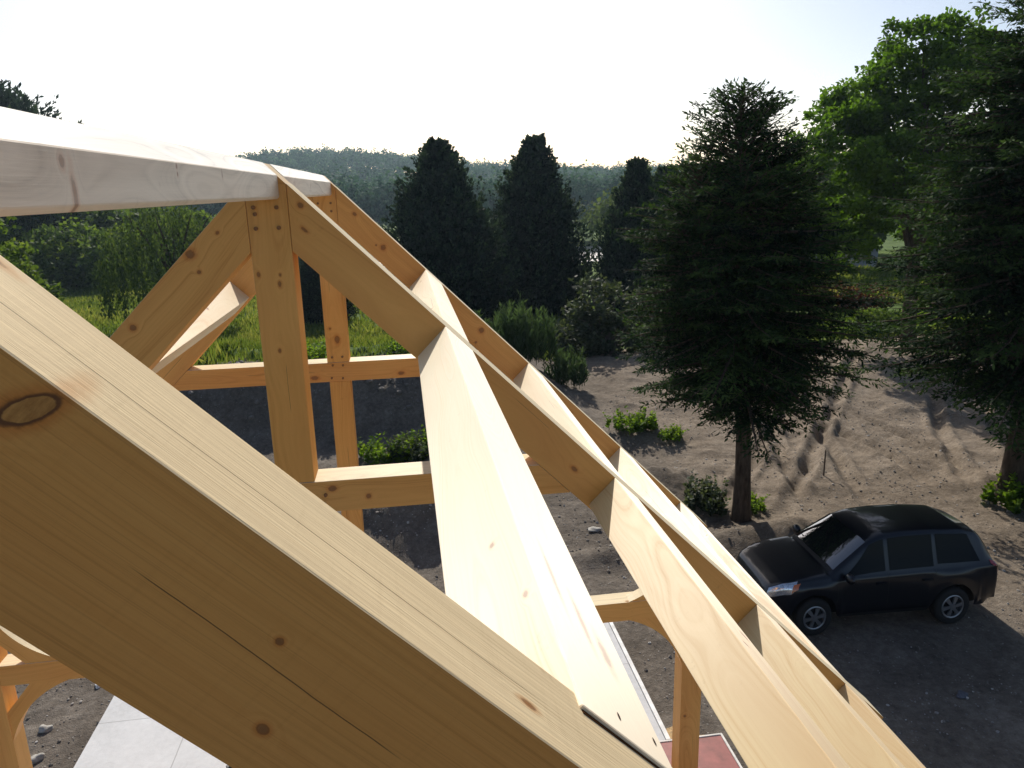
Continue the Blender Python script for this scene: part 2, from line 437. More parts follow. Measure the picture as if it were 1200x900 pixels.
def post(y, sg, seed, knots=()):
    ti, to = -XI - DEP / C45 - .003, -XO - DEP / C45 - .003
    x1, x2 = sg * XI, sg * XO
    z0 = -7.1
    A = [(x2, y - .004, z0), (x2, y + .22, z0), (x1, y + .22, z0), (x1, y - .004, z0)]
    B = [(x2, y - .004, to), (x2, y + .22, to), (x1, y + .22, ti), (x1, y - .004, ti)]
    return beam('corner_post' if y > 5 else 'wall_post', A, B, seed, nrand=6, knots=knots, light=S['light'], dark=S['dark'])
P1 = post(D2, 1, 65); P2 = post(D2, -1, 66); post(D1, 1, 67); post(D1, -1, 68)
beam('tie_beam', [(-XI + .001, D1, -4.71), (-XI + .001, D1 + .21, -4.71), (-XI + .001, D1 + .21, -4.49), (-XI + .001, D1, -4.49)],
     [(-2.2, D1, -4.71), (-2.2, D1 + .21, -4.71), (-2.2, D1 + .21, -4.49), (-2.2, D1, -4.49)], 69, nrand=2, **S) if False else None

def brace(sg, vs, y, seed):
    """curved knee brace; vs=+1 above the tie beam, -1 below it"""
    zt = -4.489 if vs > 0 else -4.711
    inner = []
    a = Vector((2.84, zt)); c = Vector((XI - .001, zt + vs * .62)); ctr = Vector((3.30, zt + vs * .16))
    N = 14
    for i in range(N + 1):
        t = i / N
        inner.append((1 - t) ** 2 * a + 2 * t * (1 - t) * ctr + t * t * c)
    o1 = Vector((3.20, zt)); o2 = Vector((XI - .001, zt + vs * .30))
    outer = [o1 + (o2 - o1) * (i / N) for i in range(N + 1)]
    bm = bmesh.new()
    rows = []
    for i in range(N + 1):
        p, q = inner[i], outer[i]
        rows.append([bm.verts.new((p.x, y + .006, p.y)), bm.verts.new((p.x, y + .15, p.y)), bm.verts.new((q.x, y + .15, q.y)), bm.verts.new((q.x, y + .006, q.y))])
    for r0, r1 in zip(rows, rows[1:]):
        for j in range(4): bm.faces.new((r0[j], r0[(j + 1) % 4], r1[(j + 1) % 4], r1[j]))
    bm.faces.new(rows[0]); bm.faces.new(rows[-1][::-1])
    # own coordinates: x along the brace
    org = Vector((3.2, y + .07, zt + vs * .3)); ang = math.atan2(.62 * vs, .615)
    M = Matrix.Translation(org) @ Matrix.Rotation(-ang, 4, 'Y')
    Mi = M.inverted()
    for v in bm.verts: v.co = Mi @ v.co
    add_uv(bm)
    me = bm_mesh('brace', bm)
    o = link('knee_brace', me, wood_mat('wood_brace', seed, knots=[((.1, -.07, .02), (.02, .05, .012), .8)], **S), FRAME)
    MW = Matrix.Translation((0, 0, RZ)) @ M
    if sg < 0:
        MW = Matrix.Scale(-1, 4, (1, 0, 0)) @ MW
    o.matrix_parent_inverse = INV; o.matrix_basis = MW
    return o
for i, (sg, vs) in enumerate(((1, 1), (1, -1), (-1, 1), (-1, -1))): brace(sg, vs, D2, 71 + i)
pegs(P1, [(3.52, -4.56), (3.52, -4.64), (3.62, -5.12)], D2 - .004)

# ------------------------------------------------------------------ ground
def vnoise(x, y, seed=0):
    xi = np.floor(x).astype(np.int64); yi = np.floor(y).astype(np.int64)
    xf = x - xi; yf = y - yi
    u = xf * xf * xf * (xf * (xf * 6 - 15) + 10); v = yf * yf * yf * (yf * (yf * 6 - 15) + 10)
    def h(a, b):
        n = (a * 374761393 + b * 668265263 + seed * 1442695041) & 0xffffffff
        n = ((n ^ (n >> 13)) * 1274126177) & 0xffffffff
        return ((n ^ (n >> 16)) & 0xffff) / 65535.0
    return (h(xi, yi) * (1 - u) + h(xi + 1, yi) * u) * (1 - v) + (h(xi, yi + 1) * (1 - u) + h(xi + 1, yi + 1) * u) * v
def fbm(x, y, seed=0, oct=4, g=.5):
    s = 0; a = 1; t = 0
    for i in range(oct):
        s = s + a * vnoise(x * 2 ** i, y * 2 ** i, seed + i * 17); t += a; a *= g
    return s / t
def sst(v, a, b):
    t = np.clip((v - a) / (b - a), 0, 1); return t * t * (3 - 2 * t)
def bumpf(x, y, cx, cy, rx, ry): return np.exp(-(((x - cx) / rx) ** 2 + ((y - cy) / ry) ** 2))

def height(x, y):
    x = np.asarray(x, float); y = np.asarray(y, float)
    dx = np.maximum(np.abs(x) - 4.0, 0); dy = np.maximum(y - 11.0, 0)
    d = np.hypot(dx, dy)
    z = -.14 - .36 * sst(d, 0, 4.0)
    z = z + .10 * (fbm(x * .35, y * .35, 3, 3) - .5) * sst(d, .3, 3)
    # fall towards the lake, lake bed, far shore and hills
    z = z - .030 * np.clip(y - 28, 0, 72) - .165 * np.clip(y - 100, 0, 52)
    z = np.where(y > 208, z + .22 * np.clip(y - 208, 0, 9), z)
    hill = sst(y, 230, 640)
    z = z + hill * (17 + 8 * (fbm(x * .006 + 4, y * .004, 9, 3) - .5) + 22 * bumpf(x, y, -60, 760, 120, 260))
    # tall rough bank behind the building (its face turned to the camera)
    edge = 24.2 + 1.2 * (fbm(x * .25, y * 0 + 3.3, 21, 3) - .5) + .06 * np.maximum(x - 1, 0) ** 1.5
    bank = sst(y, edge - 1.5, edge + 1.4) * (1 - sst(y, edge + 3, edge + 18))
    mask = sst(x, -40, -30) * (1 - sst(x, 3.2, 7.6))
    z = z + bank * mask * (2.0 + 1.3 * (fbm(x * .6, y * .6, 31, 5, .6) - .5))
    # gravel heaps and a ragged dirt edge
    z = z + 1.1 * bumpf(x, y, .9, 16.2, 1.9, 1.2) * (.55 + .9 * fbm(x * 1.1, y * 1.1, 41, 4))
    z = z + .35 * bumpf(x, y, -2.5, 17.0, 2.0, 1.1) * (.5 + fbm(x * 1.3, y * 1.3, 43, 3))
    z = z + .55 * bumpf(x, y, 6.9, 17.6, 1.0, .9) * (.4 + fbm(x * 1.3, y * 1.3, 45, 4))
    z = z + .42 * bumpf(x, y, 8.6, 14.2, 2.3, .55) * (.5 + fbm(x * 1.5, y * 1.5, 47, 4))
    z = z + .30 * bumpf(x, y, 7.3, 21.5, 2.2, 1.0) * (.5 + fbm(x * 1.1, y * 1.1, 49, 4))
    z = z + .40 * bumpf(x, y, 15.6, 15.9, 1.2, .6) * (.5 + fbm(x * 1.3, y * 1.3, 51, 4))
    z = z + .28 * bumpf(x, y, 4.3, 13.8, 1.0, .5) * (.4 + fbm(x * 1.3, y * 1.3, 53, 4))
    # field: low furrows from machines running away to the right
    fld = sst(x, 6, 10) * sst(y, 14.5, 18) * (1 - sst(y, 31, 35))
    ax = (x - .45 * y) + 1.1 * (fbm(x * .2, y * .2, 61, 2) - .5)
    z = z + fld * .20 * (np.abs(((ax * .55) % 1) - .5) - .25) * (.3 + 1.2 * fbm(x * .3, y * .3, 63, 2))
    for (x0, k1, k2, gap) in ((11.2, .30, .012, .75), (14.6, .10, -.02, .8), (9.6, .75, .0, .7), (16.0, .55, .01, .8)):
        yy = y - 17; xc = x0 + k1 * yy + k2 * yy * yy + .3 * (fbm(y * .3, y * 0 + x0, 67, 2) - .5)
        sc = np.sqrt(1 + (k1 + 2 * k2 * yy) ** 2)
        for sg in (-1, 1):
            dd = np.abs(x - xc - sg * gap * sc) / sc
            z = z + fld * (-.13 * np.exp(-(dd / .15) ** 2) + .10 * np.exp(-((dd - .30) / .11) ** 2)) * (.5 + fbm(x * 2, y * 2, 69, 2))
    z = z + fld * .34 * np.maximum(0, fbm(x * .55 + y * .2, y * .9, 65, 3) - .52)
    z = z + fld * .9 * sst(y, 20, 34) * .5
    # fine clods
    near = 1 - sst(np.hypot(x, y), 34, 60)
    z = z + near * sst(d, .1, .6) * (.10 * (fbm(x * 1.6, y * 1.6, 71, 4, .6) - .5) + .05 * (fbm(x * 5.5, y * 5.5, 73, 3, .6) - .5))
    car = np.exp(-(np.maximum(np.abs(x - 8.6) - 2.2, 0) ** 2 + np.maximum(np.abs(y - 11.4) - 1.0, 0) ** 2) / .5)
    z = z * (1 - car) + car * (-.5)
    return z

def gz(x, y): return float(height(np.array([x]), np.array([y]))[0])

def axis(lo, dlo, dhi, hi, step, grow):
    mid = np.arange(dlo, dhi + 1e-6, step)
    a = [dhi]; s = step
    while a[-1] < hi: s *= grow; a.append(a[-1] + s)
    c = [dlo]; s = step
    while c[-1] > lo: s *= grow; c.append(c[-1] - s)
    return np.concatenate([c[::-1][:-1], mid, a[1:]])
gx = axis(-1200, -8, 19, 1200, .085, 1.045)
gy = axis(-60, 6.5, 27, 1500, .085, 1.03)
GX, GY = np.meshgrid(gx, gy)
GZ = height(GX, GY)
nx, ny = len(gx), len(gy)
idx = np.arange(nx * ny).reshape(ny, nx)
GF = np.stack([idx[:-1, :-1], idx[:-1, 1:], idx[1:, 1:], idx[1:, :-1]], -1).reshape(-1, 4)
nse = fbm(GX * .35, GY * .35, 81, 4)
grass = sst(GY + 6 * (nse - .5), 33, 36)
grass = np.maximum(grass, (1 - sst(GX, 2, 7)) * sst(GY + 3 * (nse - .5), 26.2, 27.6))
grass = np.maximum(grass, 1 - sst(GX + 6 * (nse - .5), -14, -10) * 1.0)
grass = grass * (1 - (sst(GY, 5, 8) * (1 - sst(GY, 25, 26.5)) * sst(GX, -30, -24)))
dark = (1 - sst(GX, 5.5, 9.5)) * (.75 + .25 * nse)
dark = np.maximum(dark, .8 * bumpf(GX, GY, 8.6, 9.6, 3.2, 3.2))  # deepens the tree shadow around the car by darkening the soil colour
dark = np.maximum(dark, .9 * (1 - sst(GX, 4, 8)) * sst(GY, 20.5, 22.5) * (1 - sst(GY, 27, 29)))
def terrain_mat():
    m, nt, out = new_mat('earth'); b = NB(nt)
    P = b.n('ShaderNodeNewGeometry').outputs['Position']
    g = b.attr('grassy'); dk = b.attr('darksoil_shade')
    n1 = b.noise(P, 1.1, 6, .62); n2 = b.noise(P, 9, 5, .65); n3 = b.noise(P, 55, 3, .6)
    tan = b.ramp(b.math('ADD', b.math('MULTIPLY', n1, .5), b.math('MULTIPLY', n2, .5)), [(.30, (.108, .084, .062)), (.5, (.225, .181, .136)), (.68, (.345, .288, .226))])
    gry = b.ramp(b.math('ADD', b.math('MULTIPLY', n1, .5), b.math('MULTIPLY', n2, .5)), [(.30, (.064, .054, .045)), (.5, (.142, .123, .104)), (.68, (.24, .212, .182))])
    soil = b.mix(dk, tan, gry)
    # pebbles
    vo = b.n('ShaderNodeTexVoronoi'); b.put(vo.inputs['Vector'], P); vo.inputs['Scale'].default_value = 15
    peb = b.math('MULTIPLY', b.smooth(vo.outputs['Distance'], .16, .30, 1, 0), b.smooth(b.noise(P, 4, 3), .42, .62))
    sep = b.n('ShaderNodeSeparateColor'); b.put(sep.inputs[0], vo.outputs['Color'])
    pc = b.ramp(sep.outputs[0], [(0, (.10, .09, .085)), (.6, (.22, .20, .18)), (1, (.42, .40, .37))])
    soil = b.mix(b.math('MULTIPLY', peb, .8), soil, pc)
    soil = b.mix(b.smooth(n3, .35, .7, 0, .5), soil, b.mix(1, soil, (.6, .58, .56), 'MULTIPLY'))
    gr = b.ramp(b.noise(P, .5, 6, .65), [(.3, (.045, .080, .015)), (.55, (.090, .150, .026)), (.75, (.15, .20, .042))])
    gm = b.smooth(b.math('ADD', g, b.math('MULTIPLY_ADD', n2, .5, -.25)), .42, .62)
    col = b.mix(gm, soil, gr)
    p = b.n('ShaderNodeBsdfPrincipled'); b.put(p.inputs['Base Color'], col)
    p.inputs['Roughness'].default_value = .95; p.inputs['Specular IOR Level'].default_value = .15
    hh = b.math('ADD', b.math('MULTIPLY', n2, .6), b.math('ADD', b.math('MULTIPLY', n3, .35), b.math('MULTIPLY', peb, .35)))
    b.put(p.inputs['Normal'], b.bump(hh, .9, .06))
    nt.links.new(p.outputs[0], out.inputs[0])
    return m
me = np_mesh('ground', np.stack([GX, GY, GZ], -1).reshape(-1, 3), GF, smooth=True, attrs={'grassy': grass.ravel(), 'darksoil_shade': dark.ravel()})
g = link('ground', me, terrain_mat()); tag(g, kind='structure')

# lake
m, nt, out = new_mat('lake_water'); b = NB(nt)
P = b.n('ShaderNodeTexCoord').outputs['Object']
p = b.n('ShaderNodeBsdfPrincipled'); p.inputs['Base Color'].default_value = (.10, .12, .13, 1); p.inputs['Roughness'].default_value = .33
p.inputs['Specular IOR Level'].default_value = .8
b.put(p.inputs['Normal'], b.bump(b.noise(P, 1.1, 4, .65), 1.0, .6))
nt.links.new(p.outputs[0], out.inputs[0])
bm = bmesh.new()
vs = [bm.verts.new(c) for c in ((-260, 136, -9.5), (60, 136, -9.5), (74, 216, -9.5), (-260, 216, -9.5))]
bm.faces.new(vs)
tag(link('lake_water', bm_mesh('lake', bm), m), kind='structure')

# ------------------------------------------------------------------ concrete slab, panel and scraps
m, nt, out = new_mat('pale_concrete'); b = NB(nt)
P = b.n('ShaderNodeTexCoord').outputs['Object']
n = b.noise(P, 1.3, 6, .6); n2 = b.noise(P, 14, 5, .65)
col = b.ramp(b.math('ADD', b.math('MULTIPLY', n, .6), b.math('MULTIPLY', n2, .4)), [(.3, (.44, .45, .455)), (.5, (.55, .56, .57)), (.7, (.63, .64, .65))])
sx = b.n('ShaderNodeSeparateXYZ'); b.put(sx.inputs[0], P)
wx = b.math('ADD', sx.outputs[0], b.math('MULTIPLY_ADD', b.noise(P, 2, 3), .03, -.015))
for (axis_s, c) in ((0, -2.62), (0, 1.2), (1, 9.55), (1, 6.4)):
    line = b.math('ABSOLUTE', b.math('SUBTRACT', wx if axis_s == 0 else sx.outputs[1], c))
    col = b.mix(b.smooth(line, .004, .010, .7, 0), col, (.25, .25, .25))
sp = b.noise(P, 24, 3, .6)
col = b.mix(b.smooth(sp, .70, .78, 0, .5), col, (.3, .29, .27))
p = b.n('ShaderNodeBsdfPrincipled'); b.put(p.inputs['Base Color'], col); p.inputs['Roughness'].default_value = .8
b.put(p.inputs['Normal'], b.bump(b.noise(P, 30, 5), .15, .01))
nt.links.new(p.outputs[0], out.inputs[0])
bm = bmesh.new()
bmesh.ops.create_cube(bm, size=1)
for v in bm.verts:
    v.co = Vector((-3.86 if v.co.x < 0 else 3.64, -1.5 if v.co.y < 0 else 10.9, -.55 if v.co.z < 0 else .2))
bmesh.ops.bevel(bm, geom=[e for e in bm.edges if all(v.co.z > .1 for v in e.verts)], offset=.012, segments=2, affect='EDGES')
slab = link('concrete_slab', bm_mesh('slab', bm), m); tag(slab, kind='structure')
# thin raised pale edging strip along the slab's right edge
bm = bmesh.new(); bmesh.ops.create_cube(bm, size=1)
for v in bm.verts: v.co = Vector((3.643 if v.co.x < 0 else 3.70, 7.9 if v.co.y < 0 else 10.9, -.3 if v.co.z < 0 else .215))
tag(link('slab_edging', bm_mesh('slab_edging', bm), simple_mat('edging_white', (.78, .78, .76), .7)), kind='structure')

def boxm(name, x0, x1, y0, y1, z0, z1, mat, parent=None, bev=.004, rot=0, loc=None):
    bm = bmesh.new(); bmesh.ops.create_cube(bm, size=1)
    cx, cy, cz = (x0 + x1) / 2, (y0 + y1) / 2, (z0 + z1) / 2
    for v in bm.verts: v.co = Vector((v.co.x * (x1 - x0), v.co.y * (y1 - y0), v.co.z * (z1 - z0)))
    if bev: bmesh.ops.bevel(bm, geom=bm.edges[:], offset=bev, segments=2, affect='EDGES')
    o = link(name, bm_mesh(name, bm), mat, parent)
    o.location = (cx, cy, cz); o.rotation_euler = (0, 0, rot)
    return o
red = empty('floor_sheet', (3.75, 7.0, .2)); tag(red, 'dark red sheet panel with white edging lying by the corner post', 'panel')
RED = simple_mat('red_film', (.30, .085, .075), .5, noise=.18, scale=5); WHT = simple_mat('white_edge', (.75, .73, .68), .7)
boxm('sheet', -.80, .60, -.55, .84, .004, .024, RED, red)
boxm('edging', -.80, .60, .842, .872, .002, .034, WHT, red)
boxm('edging', .602, .632, -.55, .872, .002, .034, WHT, red)
OSB = simple_mat('cut_board', (.50, .33, .15), .8, noise=.3, scale=40)
o = boxm('plywood_scrap', 3.78, 4.16, 8.05, 8.50, gz(3.95, 8.25) + .01, gz(3.95, 8.25) + .03, OSB, rot=.3); tag(o, 'orange-brown board scrap on the dirt left of the corner post', 'board scrap')
o = boxm('board_offcut', 4.18, 4.52, 8.02, 8.22, gz(4.3, 8.1) + .01, gz(4.3, 8.1) + .06, simple_mat('offcut', (.60, .43, .22), .8, noise=.2, scale=30), rot=-.15); tag(o, 'pale board offcut lying on dirt behind the red panel', 'board scrap')

# cordless tool on the slab
tool = empty('power_tool', (-1.86, 8.36, .2), .5); tag(tool, 'small black and yellow power tool lying on the white slab', 'power tool')
BLK = simple_mat('tool_black', (.02, .02, .022), .5); YEL = simple_mat('tool_yellow', (.55, .36, .03), .45)
boxm('battery', -.05, .06, -.04, .04, .002, .055, BLK, tool, .008)
boxm('grip', -.02, .02, -.02, .02, .056, .15, YEL, tool, .012)
boxm('motor_body', -.05, .13, -.035, .035, .15, .215, YEL, tool, .018)
bm = bmesh.new(); bmesh.ops.create_cone(bm, cap_ends=True, segments=16, radius1=.024, radius2=.012, depth=.07)
o = link('chuck', bm_mesh('chuck', bm, True), BLK, tool); o.location = (.165, 0, .182); o.rotation_euler = (0, math.radians(90), 0)

# ------------------------------------------------------------------ stones, stuff and singles
def ico_pts():
    bm = bmesh.new(); bmesh.ops.create_icosphere(bm, subdivisions=1, radius=1)
    V = np.array([v.co[:] for v in bm.verts]); F = np.array([[v.index for v in f.verts] for f in bm.faces]); bm.free()
    return V, F
IV, IF = ico_pts()
def stones(n, x0, x1, y0, y1, smin, smax, seed, keep=None):
    r = np.random.default_rng(seed)
    x = r.uniform(x0, x1, n); y = r.uniform(y0, y1, n)
    k = fbm(x * .6, y * .6, seed, 3) + r.uniform(-.15, .15, n) > .47
    k &= ~((np.abs(x) < 4.0) & (y < 11.2))
    if keep is not None: k &= keep(x, y)
    x, y = x[k], y[k]; n = len(x)
    s = smin * (smax / smin) ** (r.random(n) ** 2.2)
    V = IV[None] * (s[:, None, None] * r.uniform(.6, 1.25, (n, 1, 3))) * (1 + r.uniform(-.22, .22, (n, len(IV), 1)))
    a = r.uniform(0, 6.28, n); ca, sa = np.cos(a), np.sin(a)
    VX = V[..., 0] * ca[:, None] - V[..., 1] * sa[:, None]; VY = V[..., 0] * sa[:, None] + V[..., 1] * ca[:, None]
    V = np.stack([VX + x[:, None], VY + y[:, None], V[..., 2] * .75 + (height(x, y) + s * .25)[:, None]], -1)
    F = IF[None] + (np.arange(n) * len(IV))[:, None, None]
    t = np.repeat(r.random(n) * (.4 if seed == 109 else 1), len(IV))
    return V.reshape(-1, 3), F.reshape(-1, 3), t
def stone_mat():
    m, nt, out = new_mat('stone'); b = NB(nt)
    P = b.n('ShaderNodeTexCoord').outputs['Object']
    col = b.ramp(b.attr('tint'), [(0, (.14, .125, .11)), (.5, (.24, .215, .19)), (.85, (.38, .35, .32)), (1, (.62, .60, .57))])
    col = b.mix(b.smooth(b.noise(P, 30, 4), .35, .7, 0, .6), col, b.mix(1, col, (.6, .58, .55), 'MULTIPLY'))
    p = b.n('ShaderNodeBsdfPrincipled'); b.put(p.inputs['Base Color'], col); p.inputs['Roughness'].default_value = .85
    nt.links.new(p.outputs[0], out.inputs[0]); return m
STONE = stone_mat()
parts = [stones(9000, -7, 6.5, 8.5, 22.5, .008, .038, 101), stones(12000, 6, 22, 8, 26, .008, .036, 103),
         stones(2600, 9.2, 12.6, 12.6, 14.2, .02, .07, 105), stones(2600, -1.5, 3.2, 14.6, 17.5, .010, .045, 107), stones(350, -8, 4, 23.8, 26.5, .04, .14, 109), stones(700, 14.2, 18, 13.2, 15.2, .02, .06, 111)]
off = 0; Vs, Fs, Ts = [], [], []
for V, F, t in parts:
    Vs.append(V); Fs.append(F + off); Ts.append(t); off += len(V)
gs = link('gravel', np_mesh('gravel', np.concatenate(Vs), np.concatenate(Fs), np.concatenate(Ts), smooth=False), STONE); tag(gs, kind='stuff')
def single_stone(name, x, y, s, label, cat, mat, flat=.6, seed=1):
    r = np.random.default_rng(seed)
    bm = bmesh.new(); bmesh.ops.create_icosphere(bm, subdivisions=3, radius=1)
    o3 = r.uniform(0, 9, 3)
    for v in bm.verts:
        c = v.co.copy()
        k = 1 + .25 * math.sin(3.1 * c.x + o3[0]) * math.cos(2.7 * c.y + o3[1]) + .12 * math.sin(5.3 * c.z + 4 * c.x + o3[2])
        v.co = Vector((c.x * s * k * 1.25, c.y * s * k * .9, c.z * s * k * flat))
    o = link(name, bm_mesh(name, bm, True), mat); o.location = (x, y, gz(x, y) + s * flat * .4); o.rotation_euler = (0, 0, r.uniform(0, 3))
    tag(o, label, cat); return o
PST = simple_mat('pale_stone', (.42, .40, .36), .85, noise=.2, scale=20); FOAM = simple_mat('white_foam', (.8, .8, .78), .8, noise=.05)
single_stone('stone', -4.80, 10.05, .085, 'pale oval stone on the dirt right of the left knee brace', 'stone', PST, .6, 1)
single_stone('stone', -4.66, 9.45, .07, 'pale round stone near the foot of the left post', 'stone', PST, .8, 2)
single_stone('foam_scrap', -4.40, 11.0, .075, 'small white scrap on the dirt beside the slab corner', 'scrap', FOAM, .5, 3)
single_stone('stone', 4.60, 15.4, .12, 'flat pale stone on the dark dirt beyond the frame', 'stone', PST, .35, 4)
single_stone('stone', 8.64, 8.79, .085, 'greyish rock lying in the shadow before the parked car', 'stone', simple_mat('grey_stone', (.11, .115, .135), .8, noise=.2, scale=30), .4, 5)

# stake in the field
stk = empty('marker_stake', (11.42, 17.46, gz(11.42, 17.46))); tag(stk, 'thin dark stake standing alone in the bare dirt field', 'stake')
bm = bmesh.new(); bmesh.ops.create_cone(bm, cap_ends=True, segments=8, radius1=.022, radius2=.018, depth=.75)
o = link('shaft', bm_mesh('shaft', bm), simple_mat('stake_wood', (.09, .065, .045), .9), stk); o.location = (0, 0, .3)
bm = bmesh.new(); bmesh.ops.create_cone(bm, cap_ends=True, segments=8, radius1=.023, radius2=.004, depth=.06)
o = link('tip', bm_mesh('tip', bm), simple_mat('stake_tip', (.12, .09, .06), .9), stk); o.location = (0, 0, .705)

# ------------------------------------------------------------------ foliage
def leaf_mat(name, c0, c1, c2, trans=.35, gloss=.25, rough=.5, glow=(1.9, 1.75, .75)):
    m, nt, out = new_mat(name); b = NB(nt)
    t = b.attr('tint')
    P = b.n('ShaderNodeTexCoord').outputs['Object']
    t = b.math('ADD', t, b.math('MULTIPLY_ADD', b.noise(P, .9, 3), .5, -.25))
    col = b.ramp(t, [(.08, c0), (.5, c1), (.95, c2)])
    d = b.n('ShaderNodeBsdfPrincipled'); b.put(d.inputs['Base Color'], col); d.inputs['Roughness'].default_value = max(rough, .7); d.inputs['Specular IOR Level'].default_value = gloss * .35
    tr = b.n('ShaderNodeBsdfTranslucent'); b.put(tr.inputs[0], b.mix(1.0, col, glow, 'MULTIPLY'))
    mx = b.n('ShaderNodeMixShader'); mx.inputs[0].default_value = trans
    nt.links.new(d.outputs[0], mx.inputs[1]); nt.links.new(tr.outputs[0], mx.inputs[2])
    nt.links.new(mx.outputs[0], out.inputs[0]); return m
def bark_mat(name, c=(.10, .075, .055)):
    m, nt, out = new_mat(name); b = NB(nt)
    P = b.n('ShaderNodeTexCoord').outputs['Object']
    n = b.noise(b.vmath('MULTIPLY', P, (14, 14, 3.5)), 1, 5, .65)
    col = b.ramp(n, [(.3, tuple(q * .35 for q in c)), (.6, c), (.8, tuple(q * 1.6 for q in c))])
    p = b.n('ShaderNodeBsdfPrincipled'); b.put(p.inputs['Base Color'], col); p.inputs['Roughness'].default_value = .95; p.inputs['Specular IOR Level'].default_value = .1
    b.put(p.inputs['Normal'], b.bump(n, 1, .04)); nt.links.new(p.outputs[0], out.inputs[0]); return m
BARK = bark_mat('bark'); BARKG = bark_mat('grey_bark', (.15, .13, .115))

def unit(v): return v / np.maximum(np.linalg.norm(v, axis=-1, keepdims=True), 1e-9)
def leaf_quads(base, direc, normal, length, width):
    """diamond leaves: base point, direction, approximate normal"""
    direc = unit(direc); side = unit(np.cross(direc, normal))
    L = length[:, None]; Wd = width[:, None]
    mid = base + direc * L * .45
    V = np.stack([base, mid + side * Wd, base + direc * L, mid - side * Wd], 1)
    F = np.arange(len(base) * 4).reshape(-1, 4)
    return V.reshape(-1, 3), F

class TubeSet:
    def __init__(s): s.V, s.F, s.n = [], [], 0
    def add(s, pts, rad, k=8):
        pts = np.asarray(pts, float); n = len(pts)
        tang = np.gradient(pts, axis=0); tang = unit(tang)
        ref = np.array([0.31, .95, .05]) if abs(tang[0][2]) > .7 else np.array([0, 0, 1.])
        a = unit(np.cross(tang, ref)); b_ = np.cross(tang, a)
        th = np.linspace(0, 2 * np.pi, k, endpoint=False)
        ring = pts[:, None] + (a[:, None] * np.cos(th)[None, :, None] + b_[:, None] * np.sin(th)[None, :, None]) * np.asarray(rad)[:, None, None]
        i = np.arange(n * k).reshape(n, k) + s.n
        s.V.append(ring.reshape(-1, 3))
        f = np.stack([i[:-1], np.roll(i[:-1], -1, 1), np.roll(i[1:], -1, 1), i[1:]], -1).reshape(-1, 4)
        s.F.append(f); s.n += n * k
    def mesh(s, name): return np_mesh(name, np.concatenate(s.V), np.concatenate(s.F), smooth=True)

